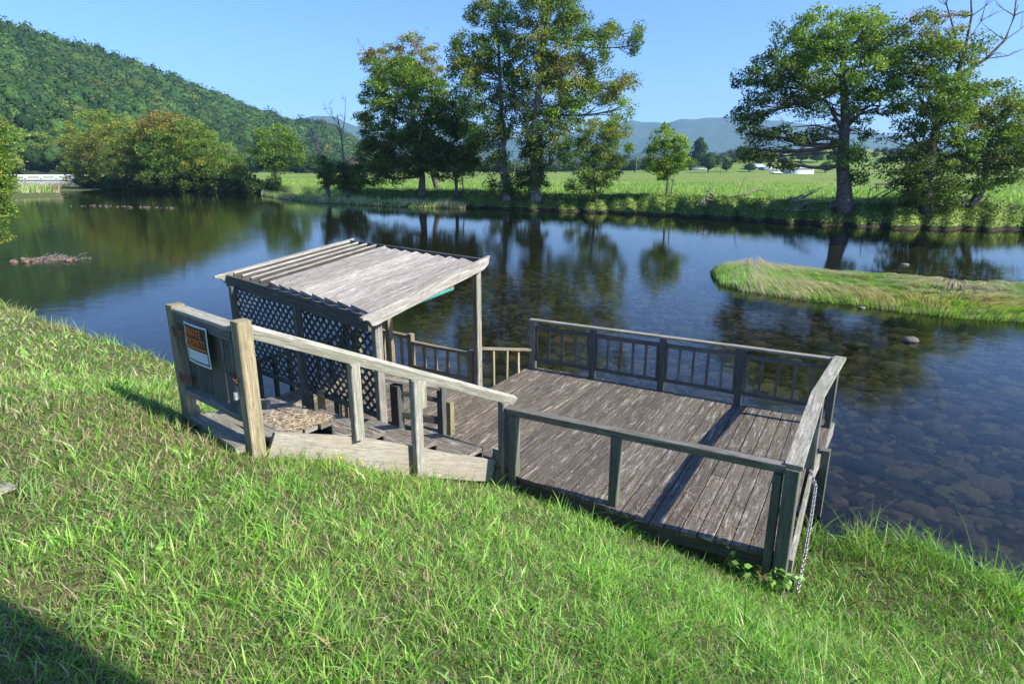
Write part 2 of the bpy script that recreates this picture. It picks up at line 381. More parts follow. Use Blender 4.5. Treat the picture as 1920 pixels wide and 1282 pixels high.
# distant rolling ground height by azimuth
topx = np.array([(-300,325),(700,322),(1150,316),(1280,306),(1340,292),(1400,284),(1500,281),(1600,280),(1700,283),(1850,292),(2000,300),(2600,310)], float)
def az_of(px): return math.degrees(math.atan2(ray(px, YH)[0], ray(px, YH)[1]))
az_t = np.array([az_of(q[0]) for q in topx]); h_t = np.array([(YH - q[1]) / F * 520 * math.cos(R(az_of(q[0]))) * .93 + 2 for q in topx])
def farz(th, r):
    d = r - rw(th)
    z = np.interp(d, [-6, -1.5, -.2, .5, 2.2, 4.5, 8, 40, 200], [-1.0, -.5, -.02, .22, .85, 1.45, 1.7, 1.8, 1.8])
    hh = np.interp(th, az_t, h_t); t = np.clip((r - 300) / 230, 0, 1); t = t * t * (3 - 2 * t)
    z = z + t * np.maximum(hh, 0) + np.clip(d / 6, 0, 1) * .12 * hash_noise(r * np.sin(np.radians(th)), r * np.cos(np.radians(th)), .15, 8)
    return z
def farpt(th, r):
    th = np.asarray(th, float); r = np.asarray(r, float)
    return np.stack([r * np.sin(np.radians(th)), r * np.cos(np.radians(th)), farz(th, r)], -1)
ths = np.linspace(-62, 75, 500); ds = np.concatenate([np.linspace(-6, 10, 33), np.geomspace(11, 500, 60), [700, 1200, 2500, 6000]])
TH, DD = np.meshgrid(ths, ds); V = farpt(TH.ravel(), (rw(TH) + DD).ravel())
me = npmesh('far_bank', V, [gridfaces(len(ds), len(ths))], smooth=True)
fb = link('far_bank', me, [M['field'], M['bankdirt']])
mi = np.zeros(len(me.polygons), np.int32); dcen = np.repeat((ds[:-1] + ds[1:]) / 2, len(ths) - 1); mi[dcen < .5] = 1
me.polygons.foreach_set('material_index', mi)
tag(fb, 'green pasture beyond the river, rising to low fields', 'ground', kind='structure')

# ------------------------------------------------------------------ hill, mountains
ridge = np.array([(-900,-60),(-500,-60),(-200,-30),(0,30),(100,60),(230,97),(350,145),(450,186),(540,220),(620,232),(690,272),(730,300),(790,316)], float)
rp = np.linspace(-900, 790, 260); ry = np.interp(rp, ridge[:, 0], ridge[:, 1])
Df = np.interp(rp, [-900, 0, 300, 700, 790], [230, 330, 360, 620, 800]); Dr = np.interp(rp, [-900, 0, 300, 700, 790], [560, 620, 680, 900, 960])
hdir = np.array([ray(q, YH)[:2] / np.linalg.norm(ray(q, YH)[:2]) for q in rp])
ztop = np.array([CZ + (ray(q, y)[2] / np.linalg.norm(ray(q, y)[:2])) * D for q, y, D in zip(rp, ry, Dr)]) - 9
ts = np.linspace(0, 1.5, 60)
def hillz(zt, t, k): return 1.5 + (np.maximum(zt, 2) - 1.5) * np.where(t < 1, t ** .9, 1 - .8 * (t - 1)) * (1 + 0 * k)
HV = np.zeros((60, 260, 3))
for j, t in enumerate(ts):
    D = Df + (Dr - Df) * t; HV[j, :, 0] = hdir[:, 0] * D; HV[j, :, 1] = hdir[:, 1] * D
    HV[j, :, 2] = hillz(ztop, t, 0) + 4 * np.sin(math.pi * min(t, 1)) * hash_noise(HV[j, :, 0], HV[j, :, 1], .012, 11)
M['hillsoil'] = ground_mat('forest_floor', ((.02, .035, .012), (.035, .05, .018), (.02, .03, .01), (.03, .05, .015)), .05, .8, 2)
me = npmesh('hill', HV.reshape(-1, 3), [gridfaces(60, 260)], smooth=True)
tag(link('hill', me, M['hillsoil']), 'steep hillside under the forest on the left', 'hill', kind='structure')

def crowns(C, Rr, Hh, cols, nleaf, lsize, seed=0, core=.8):
    """many small crowns: leaf shells around dark cores"""
    r = np.random.default_rng(seed); n = len(C)
    d = r.normal(size=(n, nleaf, 3)); d[..., 2] = np.abs(d[..., 2]) * 1.1 - .35; d /= np.linalg.norm(d, axis=2)[..., None]
    lump = 1 + .22 * np.sin(d[..., 0] * 3.1 + r.uniform(0, 6, (n, 1))) * np.sin(d[..., 1] * 3.7 + r.uniform(0, 6, (n, 1)) + d[..., 2] * 2)
    rad = lump * r.uniform(.80, 1.04, (n, nleaf))
    Pn = C[:, None] + d * rad[..., None] * np.stack([Rr, Rr, Hh], 1)[:, None]
    V1, F1 = leaves(Pn.reshape(-1, 3), np.repeat(lsize, nleaf), d.reshape(-1, 3), .55)
    c = cols[:, None] * r.uniform(.75, 1.25, (n, nleaf, 1)); c1 = np.repeat(c.reshape(-1, 3), 4, axis=0)
    iv, fi = ico(1)
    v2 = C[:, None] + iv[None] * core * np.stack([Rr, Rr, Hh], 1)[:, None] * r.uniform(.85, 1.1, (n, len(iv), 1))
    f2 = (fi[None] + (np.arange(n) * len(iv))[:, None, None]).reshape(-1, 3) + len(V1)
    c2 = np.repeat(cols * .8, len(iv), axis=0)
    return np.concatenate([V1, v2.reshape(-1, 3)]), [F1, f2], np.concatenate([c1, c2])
n = 5600
u = rng.uniform(0, 1, n) ** .9; t = rng.uniform(0, 1.06, n)
k = (80 + u * 179).astype(int); tj = np.clip((t / 1.5 * 59), 0, 58)
j0 = tj.astype(int); fr_ = (tj - j0)[:, None]
Pc = HV[j0, k] * (1 - fr_) + HV[j0 + 1, k] * fr_
Pc[:, :2] += rng.normal(0, 2.5, (n, 2))
Rr = (3.0 + 5.0 * rng.uniform(0, 1, n) ** 1.8) * np.clip(np.linalg.norm(Pc[:, :2], axis=1) / 520, .8, 1.15); Hh = Rr * rng.uniform(.8, 1.1, n); Pc[:, 2] += 4.5 + rng.uniform(-1.5, 2.5, n)
pal = np.array([(.042, .09, .02), (.058, .115, .024), (.03, .068, .02), (.085, .135, .028), (.045, .088, .028), (.12, .15, .035)])
cc = pal[rng.choice(6, n, p=[.26, .24, .2, .11, .14, .05])] * rng.uniform(.8, 1.25, (n, 1))
big = hash_noise(Pc[:, 0], Pc[:, 1], .02, 21)[:, None]; cc = cc * (1 + .26 * big) * rng.choice([.7, 1, 1.25], (n, 1), p=[.2, .6, .2])
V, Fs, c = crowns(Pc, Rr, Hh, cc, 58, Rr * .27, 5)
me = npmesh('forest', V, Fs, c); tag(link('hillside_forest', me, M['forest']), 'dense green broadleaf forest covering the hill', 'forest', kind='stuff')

M['mount'] = simple('wooded_mountain', (.03, .075, .04), (.05, .10, .05), .004, .95, 0, .8, 40)
mr = np.array([(-400,260),(300,250),(520,235),(600,219),(640,222),(680,240),(760,262),(860,262),(1000,258),(1120,240),(1180,227),(1215,229),(1240,233),(1270,226),(1310,222),(1400,221),(1450,228),(1520,236),(1580,236),(1640,252),(1700,264),(1800,262),(1950,268),(2500,270)], float)
mp = np.linspace(-400, 2500, 500); my = np.interp(mp, mr[:, 0], mr[:, 1]) + 1.2 * np.sin(mp / 17.) + .8 * np.sin(mp / 7.3)
mv = []
for Dm, zf in ((3000, -.05), (3300, .5), (3700, .82), (4100, 1), (4600, .5)):
    for q, y in zip(mp, my):
        r_ = ray(q, YH); r_ = r_[:2] / np.linalg.norm(r_[:2]); zt = (YH - y) / F * 4100 * r_[1] * .93
        w = 60 * math.sin(q / 31. + Dm) * zf * (1 if zf < 1 else 0)
        mv.append((r_[0] * (Dm + 3 * w), r_[1] * (Dm + 3 * w), zt * zf + (w if zf > 0 else 0) * .6))
me = npmesh('mountains', mv, [gridfaces(5, 500)], smooth=True)
tag(link('distant_mountains', me, M['mount']), 'blue hazy wooded mountains on the horizon', 'mountains', kind='structure')
lr = np.array([(900, 300), (1180, 290), (1215, 283), (1280, 286), (1320, 291), (1360, 287), (1420, 300), (1600, 296), (1700, 292), (1960, 292)], float)
lp = np.linspace(640, 2100, 200); ly = np.interp(lp, lr[:, 0], lr[:, 1])
mv = []
for Dm, zf in ((1300, 0), (1500, .7), (1700, 1), (1900, .5)):
    for q, y in zip(lp, ly):
        r_ = ray(q, YH); r_ = r_[:2] / np.linalg.norm(r_[:2]); mv.append((r_[0] * Dm, r_[1] * Dm, 1 + (YH - y) / F * 1700 * r_[1] * .93 * zf + zf * 4 * math.sin(q / 9.)))
me = npmesh('foothills', mv, [gridfaces(4, 200)], smooth=True)
tag(link('foothills', me, M['mount']), 'low dark foothills in front of the blue mountains', 'hills', kind='structure')

# ------------------------------------------------------------------ trees
K_ = 1.0
GREEN = [(.055, .105, .018), (.075, .135, .022), (.04, .08, .016), (.10, .155, .03)]
YEL = [(.105, .14, .028), (.085, .125, .026), (.13, .145, .035), (.07, .11, .022)]
RUST = [(.13, .105, .035), (.15, .115, .045), (.11, .115, .033), (.09, .11, .028)]
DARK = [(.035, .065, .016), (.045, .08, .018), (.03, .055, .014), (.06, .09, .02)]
LIME = [(.09, .16, .028), (.115, .185, .032), (.075, .135, .024), (.135, .195, .036)]
def bez(a, b, c, n):
    t = np.linspace(0, 1, n)[:, None]; return (1 - t) ** 2 * a + 2 * t * (1 - t) * b + t * t * c
def make_tree(name, label, cat, base, trunk_pts, r0, lobes, ncl, nleaf, leaf, clr=.75, bark='bark', group=None, Y=None, parts=True, bare=None, flat=.6, limb=True, droop=0., rt=.35):
    """trunk_pts / lobes in photo coordinates at depth Y; lobes: (px,py,rx,ry,depth_m,colours,weight)"""
    base = np.array(base, float); Y = Y or base[1]; s = Y / F / math.cos(PITCH) * 1.0
    root = empty(name, base, label, cat, group)
    tp = np.array([base - vec(0, 0, .3)] + [at(q[0], q[1], Y + (q[2] if len(q) > 2 else 0)) for q in trunk_pts])
    L = np.linspace(1, rt, len(tp)); paths = [(tp, r0 * L * np.concatenate([[1.35], np.ones(len(tp) - 1)]))]
    W = np.array([l[6] * (l[2] * l[3]) for l in lobes], float); W /= W.sum(); ncl = int(ncl * 1.15); nleaf = int(nleaf * 1.75); leaf *= .73; clr *= .98
    cl = []; cc = []
    for i, l in enumerate(lobes):
        k = max(2, int(round(ncl * W[i]))); c0 = at(l[0], l[1], Y)
        d = rng.normal(size=(k, 3)); d /= np.linalg.norm(d, axis=1)[:, None]; rr = rng.uniform(.25, 1, (k, 1)) ** .45
        rad = vec(l[2] * s, l[4], l[3] * s)
        p = c0 + d * rr * rad; cl.append(p)
        pal_ = np.array(l[5]); cc.append(pal_[rng.integers(0, len(pal_), k)] * rng.uniform(.8, 1.2, (k, 1)))
        if limb:
            tj = int(np.argmin(np.linalg.norm(tp[1:] - (c0 - vec(0, 0, l[3] * s * .8)), axis=1))) + 1
            a = tp[tj]; mid = (a + c0) / 2 + vec(0, 0, -.12 * np.linalg.norm(c0 - a)) + rng.normal(0, .25, 3)
            rl = r0 * .42 * L[tj]; bp_ = bez(a, mid, c0, 7); paths.append((bp_, np.linspace(rl, rl * .35, 7)))
            for q in p[: min(10, k)]:
                b0 = bp_[rng.integers(3, 7)]; paths.append((bez(b0, (b0 + q) / 2 + rng.normal(0, .3, 3), q, 5), np.linspace(rl * .32, .015, 5)))
    cl = np.concatenate(cl); cc = np.concatenate(cc) * vec(1.85, 1.72, 1.28); n = len(cl)
    off = rng.normal(size=(n, nleaf, 3)); off /= np.linalg.norm(off, axis=2)[..., None]; off *= (rng.uniform(0, 1, (n, nleaf, 1)) ** .5)
    cr = rng.uniform(.6, 1.25, (n, 1, 1)) * clr
    Pn = cl[:, None] + off * cr * vec(1, 1, flat); Pn[..., 2] -= droop * np.linalg.norm(off[..., :2], axis=2) * clr
    nb = np.tile(vec(0, 0, .55), (n * nleaf, 1)) + off.reshape(-1, 3) * .5
    V, Fq = leaves(Pn.reshape(-1, 3), np.full(n * nleaf, leaf), nb, .8)
    c = np.repeat((cc[:, None] * rng.uniform(.75, 1.3, (n, nleaf, 1)) * rng.uniform(.93, 1.07, (n, nleaf, 3))).reshape(-1, 3), 4, axis=0)
    if bare:
        for (pts, rb) in bare:
            q = np.array([at(a, b, Y + (0 if len(z_) == 0 else z_[0])) for a, b, *z_ in pts]); paths.append((q, np.linspace(rb, rb * .25, len(q))))
            for k in range(1, len(q)):
                for e in range(3):
                    d = rng.normal(0, 1, 3); d[2] = abs(d[2]) * .7; d = d / np.linalg.norm(d) * rb * rng.uniform(6, 16)
                    e0 = q[k]; paths.append((bez(e0, e0 + d * .5 + rng.normal(0, .1, 3), e0 + d, 4), np.linspace(rb * .3, .012, 4)))
                    e1 = e0 + d * .6; d2 = d * .5 + rng.normal(0, .3, 3) * np.linalg.norm(d); paths.append((bez(e1, e1 + d2 * .5, e1 + d2, 3), np.linspace(rb * .15, .01, 3)))
    tv, tf = tubes(paths, 6)
    me = npmesh('trunk', tv - base, [tf], smooth=True); o = link('trunk', me, M[bark]); o.parent = root
    if n * nleaf > 4:
        me = npmesh('crown', V - base, [Fq], c); o = link('crown', me, M['leaf']); o.parent = root
    return root
def fb_base(px, py, z=1.5):
    g = G(px, py, z); th = math.degrees(math.atan2(g[0], g[1])); r = math.hypot(g[0], g[1])
    r = max(r, float(rw(th)) + 2.5)
    return farpt(th, r)
Gb = 'trees along the far river bank'
b = fb_base(790, 366)
make_tree('broadleaf_tree', 'big round dense green tree left of the two tall sycamores', 'tree', b, [(792,330),(785,280),(775,220),(765,160)], .42,
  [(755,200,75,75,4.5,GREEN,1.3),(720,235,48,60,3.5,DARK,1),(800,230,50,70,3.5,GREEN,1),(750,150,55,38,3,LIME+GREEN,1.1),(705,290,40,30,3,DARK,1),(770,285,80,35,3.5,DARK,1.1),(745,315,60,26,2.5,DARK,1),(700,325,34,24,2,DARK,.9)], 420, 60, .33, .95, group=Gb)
b2 = fb_base(815, 362)
make_tree('rust_topped_tree', 'tree with thin rust brown top rising behind the round green tree', 'tree', b2 + vec(0, 5, 0), [(812,330),(800,240),(770,160),(760,110)], .34,
  [(720,115,42,26,2.5,RUST,.9),(775,95,38,30,2.5,RUST+YEL,1),(800,130,30,28,2.5,RUST,.8),(690,105,18,10,1.5,RUST,.7),(745,140,40,22,2,YEL,.8),(822,180,22,50,2,YEL,.6)], 150, 40, .30, .8, group=Gb, bare=[([(700,110),(680,90),(672,80)],.04),([(790,90),(795,70),(797,55)],.03)])
b3 = fb_base(857, 366)
make_tree('dark_understorey_tree', 'low dark tree with two thin trunks between the round tree and the sycamores', 'tree', b3, [(855,340),(850,300),(848,270)], .22,
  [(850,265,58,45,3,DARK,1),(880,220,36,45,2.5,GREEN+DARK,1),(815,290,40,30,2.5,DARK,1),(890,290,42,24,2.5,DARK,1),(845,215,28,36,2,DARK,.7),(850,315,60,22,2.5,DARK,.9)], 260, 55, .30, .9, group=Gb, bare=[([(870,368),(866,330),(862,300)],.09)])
b4 = fb_base(950, 374)
make_tree('tall_sycamore', 'tall slender sycamore with pale trunk, its top inside the frame', 'tree', b4, [(948,340),(944,280),(940,210),(937,150),(935,90),(930,40)], .36,
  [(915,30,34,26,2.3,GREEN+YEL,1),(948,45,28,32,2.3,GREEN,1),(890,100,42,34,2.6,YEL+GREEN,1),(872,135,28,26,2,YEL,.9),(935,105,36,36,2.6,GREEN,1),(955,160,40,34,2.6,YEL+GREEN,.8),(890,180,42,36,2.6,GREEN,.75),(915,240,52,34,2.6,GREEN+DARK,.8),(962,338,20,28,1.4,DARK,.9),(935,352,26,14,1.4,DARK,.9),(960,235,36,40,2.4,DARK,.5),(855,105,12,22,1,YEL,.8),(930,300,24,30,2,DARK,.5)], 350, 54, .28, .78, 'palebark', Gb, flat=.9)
b5 = fb_base(1005, 374)
make_tree('spreading_sycamore', 'tallest sycamore with ivy wrapped trunk and limbs spreading to the right', 'tree', b5, [(1003,340),(1000,280),(1005,210),(1015,140),(1020,70),(1030,10),(1030,-60)], .5,
  [(1010,25,36,30,2.5,GREEN+YEL,1),(1055,20,34,32,2.5,YEL+GREEN,1),(1085,45,30,26,2.5,GREEN,.9),(990,80,36,32,2.5,RUST+YEL,.7),(1045,85,44,34,3,YEL+GREEN,.9),(1110,95,34,26,2.6,GREEN,.9),(1150,65,32,18,2,GREEN+YEL,.9),(1185,60,17,15,1.5,GREEN,1),(1190,85,9,18,1,GREEN,.9),
   (1010,135,50,34,3,YEL,.9),(1060,140,46,34,3,YEL+RUST,.9),(1085,175,42,30,2.8,YEL+LIME,1),(1125,160,40,30,2.6,GREEN+YEL,1),(1170,165,24,22,2,RUST+YEL,.9),(1020,185,44,34,3,YEL,.7),(985,180,34,36,2.5,DARK,.6),(1165,205,20,18,1.6,LIME,.8),
   (1000,240,44,34,2.6,DARK,.8),(1060,215,34,28,2.5,LIME+GREEN,.9),(1045,250,26,20,2,YEL,.8),(1035,-30,60,36,3,GREEN,.9),(1000,300,20,46,1.2,DARK,2.6),(1006,350,24,18,1.4,DARK,1.2),(1040,290,22,25,2,YEL,.6)], 600, 54, .28, .80, 'palebark', Gb, flat=.9,
  bare=[([(1000,260),(970,248),(945,255),(940,280)],.10),([(1090,190),(1150,175),(1180,165)],.09),([(1100,215),(1120,198)],.12),([(1175,150),(1198,140),(1200,158)],.03),([(975,260),(960,285),(965,310)],.06)])
b6 = fb_base(1118, 380)
make_tree('willowy_tree', 'loose pale green small tree in front of the sycamore limbs on the right', 'tree', b6, [(1115,350),(1112,310),(1120,270)], .16,
  [(1120,255,42,32,2.6,GREEN+YEL,1),(1150,275,34,34,2.3,YEL+GREEN,1),(1085,285,34,28,2.3,GREEN,1),(1120,320,40,28,2.3,GREEN+DARK,1),(1100,352,38,18,2,GREEN+DARK,.9),(1160,238,26,18,1.6,YEL,.8),(1165,305,20,24,1.5,GREEN,.7)], 210, 48, .24, .7, group=Gb, bare=[([(1118,378),(1135,330),(1150,290)],.08),([(1118,378),(1098,335),(1085,300)],.07)])
b7 = G(1250, 362, 1.75)
make_tree('young_tree', 'small bright green young tree with two thin stems standing alone', 'tree', b7, [(1252,340),(1252,310),(1252,270)], .11,
  [(1252,258,24,22,1.6,LIME,1),(1245,290,38,22,2,LIME+GREEN,1.1),(1262,310,32,18,1.8,GREEN,1),(1232,322,24,14,1.4,GREEN+LIME,.9),(1272,275,22,16,1.4,LIME,.8)], 110, 44, .27, .62, group=Gb, bare=[([(1258,364),(1262,340),(1264,310)],.07)])
b8 = fb_base(1585, 384)
make_tree('oak_tree', 'big spreading green oak with low horizontal limbs beside the bench', 'tree', b8, [(1583,350),(1580,310),(1582,270),(1585,220),(1582,160),(1580,90)], .55,
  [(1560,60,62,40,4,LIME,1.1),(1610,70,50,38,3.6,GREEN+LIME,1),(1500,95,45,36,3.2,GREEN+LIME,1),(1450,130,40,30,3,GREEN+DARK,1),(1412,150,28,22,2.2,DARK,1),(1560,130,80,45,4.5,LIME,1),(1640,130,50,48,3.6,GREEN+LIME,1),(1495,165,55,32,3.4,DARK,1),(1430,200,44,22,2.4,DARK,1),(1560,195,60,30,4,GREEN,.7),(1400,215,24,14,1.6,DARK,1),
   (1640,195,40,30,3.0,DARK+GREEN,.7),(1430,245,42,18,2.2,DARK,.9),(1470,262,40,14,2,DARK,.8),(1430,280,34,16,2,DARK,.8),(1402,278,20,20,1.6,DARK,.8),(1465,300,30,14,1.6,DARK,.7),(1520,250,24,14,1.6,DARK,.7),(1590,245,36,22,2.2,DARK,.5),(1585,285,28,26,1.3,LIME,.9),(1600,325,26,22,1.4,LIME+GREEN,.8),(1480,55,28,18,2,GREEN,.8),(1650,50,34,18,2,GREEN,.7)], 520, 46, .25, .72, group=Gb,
  bare=[([(1580,262),(1540,262),(1500,275)],.09),([(1578,285),(1530,288),(1480,292),(1440,296)],.10),([(1580,250),(1530,235),(1470,240)],.10),([(1586,240),(1610,215),(1650,200)],.16),([(1583,250),(1560,210),(1540,170)],.16)])
b9 = fb_base(1738, 398, 1.2)
make_tree('vine_covered_tree', 'tall tree hung with vines and topped by bare dead limbs reaching out of frame', 'tree', b9, [(1738,350),(1742,300),(1755,240),(1785,180),(1800,120)], .42,
  [(1740,60,40,34,2.8,YEL+RUST,.8),(1725,110,52,38,3.2,GREEN+YEL,1),(1770,120,44,44,3,GREEN+YEL,.9),(1720,170,54,40,3.2,GREEN,.9),(1790,180,50,40,3,GREEN,.8),(1755,225,50,28,3.2,GREEN,.8),(1715,255,36,26,2.6,DARK,.8),(1765,290,60,30,3.2,GREEN+DARK,.8),(1700,310,44,28,2.6,DARK,1),(1740,340,56,28,2.8,DARK,1.1),(1745,385,46,22,2.4,DARK,1.1),(1690,360,24,20,1.6,GREEN,.6),(1825,95,20,26,1.6,YEL,.3)], 400, 46, .24, .72, group=Gb,
  bare=[([(1785,180),(1800,130),(1812,80),(1822,30),(1820,-20)],.15),([(1800,140),(1850,110),(1885,75),(1902,30),(1908,-20)],.13),([(1800,110),(1790,60),(1775,10),(1770,-30)],.08),([(1850,110),(1890,105),(1925,90)],.05),([(1812,80),(1840,40),(1850,0)],.06),([(1700,300),(1720,310),(1745,325)],.05)])
b10 = fb_base(1850, 392, 1.3)
make_tree('yellowing_tree', 'lower yellow green tree at the right edge behind the vine covered tree', 'tree', b10 + vec(0, 2, 0), [(1845,350),(1850,300),(1860,250)], .3,
  [(1850,190,56,30,3,YEL+GREEN,1),(1890,215,44,34,3,YEL,1),(1840,240,50,32,3,GREEN+RUST,1),(1890,270,46,30,3,YEL+GREEN,1),(1840,295,54,30,3,DARK,1),(1895,320,44,24,2.6,DARK+GREEN,.9),(1950,250,50,60,3.5,YEL+GREEN,1),(1820,340,34,20,2,GREEN,.7)], 280, 46, .25, .75, group=Gb)
# left group
Gl = 'trees on the wooded point at the left'
def island(name, label, px, py, lobes, trunk, ncl, pal=None, z=1.3, lf=.42, bare=None, nl=48):
    bb = fb_base(px, py, z); return make_tree(name, label, 'tree', bb, trunk, .35, lobes, ncl, nl, lf, 1.25, group=Gl, bare=bare)
island('brown_leafed_tree', 'brownish tree at the left end of the wooded point beside the bridge', 175, 352, [(165,250,42,34,5,RUST+YEL,1),(195,285,46,36,5,YEL+RUST,1),(150,290,32,34,4,RUST+YEL,1),(185,325,48,24,5,DARK+YEL,1),(140,325,26,22,4,DARK,.8)], [(175,330),(172,280)], 230)
island('yellow_green_tree', 'yellow green tree in the middle left of the wooded point', 255, 354, [(235,250,44,26,5,YEL,1),(265,275,44,32,5,YEL+RUST,1),(235,305,40,30,5,DARK+YEL,1),(275,325,40,26,5,DARK,1),(180,222,32,14,4,YEL+LIME,.8)], [(255,330),(250,280)], 220, bare=[([(262,270),(258,245),(262,225)],.08)])
island('rust_crowned_tree', 'tree with rusty brown crown rising behind the rounded green tree', 320, 350, [(312,235,36,24,4.5,RUST,1),(335,240,24,20,4,RUST+YEL,.8),(290,250,24,22,4,RUST,.6)], [(320,330),(315,280),(312,240)], 90, bare=[([(330,240),(328,215),(333,205)],.06)])
island('rounded_green_tree', 'broad rounded green tree, largest on the wooded point', 345, 356, [(345,262,56,36,6,GREEN+YEL,1),(380,290,52,34,6,GREEN+YEL,1),(310,290,40,34,5,GREEN,1),(345,320,66,28,6,GREEN+DARK,1.1),(405,315,40,28,5,YEL+GREEN,.9),(300,335,34,18,4,DARK,.9),(380,342,52,14,4,DARK,.9)], [(345,335),(345,290)], 360)
island('olive_bush_tree', 'low olive tree at the right end of the wooded point', 438, 354, [(435,310,24,22,3,YEL+GREEN,1),(450,330,20,18,3,GREEN,1),(425,338,24,14,3,DARK,1)], [(438,340),(438,315)], 80, lf=.36)
b = farpt(az_of(517), 118.)
make_tree('lone_meadow_tree', 'lone upright green tree on the lawn right of the wooded point', 'tree', b, [(517,335),(516,310),(515,280)], .3,
  [(515,262,38,26,4,GREEN,1),(500,292,34,22,3.5,GREEN,1),(535,290,34,24,3.5,GREEN+DARK,1),(515,315,30,12,3,DARK,.8),(548,275,14,12,2,GREEN,.6)], 150, 46, .40, 1.05, group=Gl)
b = farpt(az_of(615), 84.)
make_tree('leaning_snag', 'leaning broken dead trunk wrapped in shrubs', 'dead tree', b, [(605,310),(592,265),(583,240)], .28, [(612,330,12,26,1.5,DARK,1),(600,300,8,14,1,RUST+DARK,.5)], 40, 40, .28, .7, 'deadwood', bare=[([(592,270),(598,250),(605,235)],.07),([(600,290),(612,262),(610,245)],.05)], rt=.6)
b = farpt(az_of(648), 82.)
make_tree('bare_dead_tree', 'slim dead tree with bare forked top above dark shrubs', 'dead tree', b, [(645,310),(641,265),(636,235),(632,215)], .17, [(640,325,26,26,2,DARK,1),(668,330,20,22,2,DARK,1),(655,345,30,14,2,DARK,1)], 110, 44, .27, .75, 'deadwood', bare=[([(638,250),(625,222),(608,205)],.07),([(640,262),(646,225),(648,192)],.07),([(636,235),(622,215),(618,196)],.05)])
# far-left foot-of-hill trees
for i, (px, pt, w, D, pal_) in enumerate([(15,235,40,345,LIME),(62,262,34,370,YEL),(100,240,34,350,YEL+LIME),(-45,225,50,330,GREEN),(130,265,30,380,GREEN)]):
    th = az_of(px); bb = np.array([D * math.sin(R(th)), D * math.cos(R(th)), 2.0]); mid = (pt + 326) / 2
    make_tree('valley_tree', ['lime green tree at far left above the bridge', 'yellow tree directly above the bridge rail', 'yellow green tree above the right end of the bridge', 'green tree at the foot of the hill out at the left edge', 'green tree half behind the brownish tree'][i], 'tree', bb, [(px, 322), (px, 290)], .5,
      [(px, pt + 30, w * .8, 28, 8, pal_, 1), (px - w * .4, mid + 15, w * .7, 26, 8, pal_, 1), (px + w * .4, mid + 8, w * .7, 28, 8, pal_, 1), (px, 318, w, 14, 8, pal_ + DARK, .8)], 110, 44, .95, 2.2, group='trees at the foot of the hill')
# near leafy tree reaching in at the left edge
bn = vec(-19.6, 17.5, float(groundz(-19.6, 17.5)[0]))
make_tree('shoreline_tree', 'pale leafed tree on the near shore reaching in at the left edge', 'tree', bn, [(-40,400),(-50,330),(-60,260)], .16,
  [(-18,240,13,32,.8,YEL+GREEN,.6),(-28,300,14,40,.9,YEL+GREEN,1),(-28,350,12,28,.8,GREEN,.8),(-18,395,13,26,.8,GREEN+YEL,.7),(-26,440,12,22,.7,YEL,.7),(-60,300,46,120,1.6,GREEN,.6)], 300, 34, .10, .30, Y=18.6, droop=.3)

# distant trees, field
pts = [(1293,310,292,16),(1310,312,272,16),(1328,312,284,14),(1278,314,290,12),(1345,314,298,12),(1362,314,296,12),(1385,314,294,13),(1215,318,302,16),(1190,318,300,14),(1165,318,302,14),(1405,312,300,12),(1425,312,296,12),(1530,300,284,14),(1548,300,286,12),(1500,300,286,13),(1075,319,305,16),(1042,319,308,14),(985,319,306,16),(900,319,304,20),(870,319,306,16),(740,318,296,20),(712,318,290,20),(690,318,286,20),(560,318,296,22),(590,318,292,24),(480,316,290,26)]
proto = None
V, Fs, c = crowns(np.array([[0, 0, 5.2], [1.2, .5, 7.6], [-1.4, -.3, 7], [.2, .3, 9.2], [-.4, 1.4, 4.4]]), np.array([3.8, 2.8, 2.6, 2.2, 3.8]), np.array([4.2, 2.8, 2.8, 2.2, 3.4]), np.array([GREEN[0], GREEN[2], GREEN[2], GREEN[0], DARK[0]]) * .9, 170, np.array([.95] * 5), 9)
me_cr = npmesh('crown', V, Fs, c)
tv, tf = tubes([(np.array([[0, 0, -.5], [0, 0, 2.5], [.1, 0, 6]]), [.45, .35, .2])], 6); me_tk = npmesh('trunk', tv, [tf], smooth=True)
me_cr.materials.append(M['forest']); me_tk.materials.append(M['bark'])
names = 'dark round tree in the line beyond the pasture'
for i, (px, pb, pt, w) in enumerate(pts):
    D = 370 + 40 * math.sin(i * 2.3); th = az_of(px); bb = farpt(th, D)
    h = (pb - pt) / F * D * 1.1
    e = empty('distant_tree', bb, ('distant tree behind the white buildings' if px > 1395 and px < 1480 else 'distant tree on the low rise behind the oak' if px > 1480 else 'distant dark tree right of the lone young tree' if px > 1262 else 'distant tree at the field edge left of the lone young tree' if px > 1100 else 'distant tree at the field edge seen between the trunks' if px > 820 else 'distant tree at the foot of the hill slope'), 'tree', 'distant trees beyond the pasture')
    for nm, mm in (('crown', me_cr), ('trunk', me_tk)):
        o = bpy.data.objects.new(nm, mm); COL.objects.link(o); o.parent = e
    e.scale = (w / F * D / 4.6, w / F * D / 4.6, h / 10.5); e.rotation_euler = (0, 0, i * 1.7)

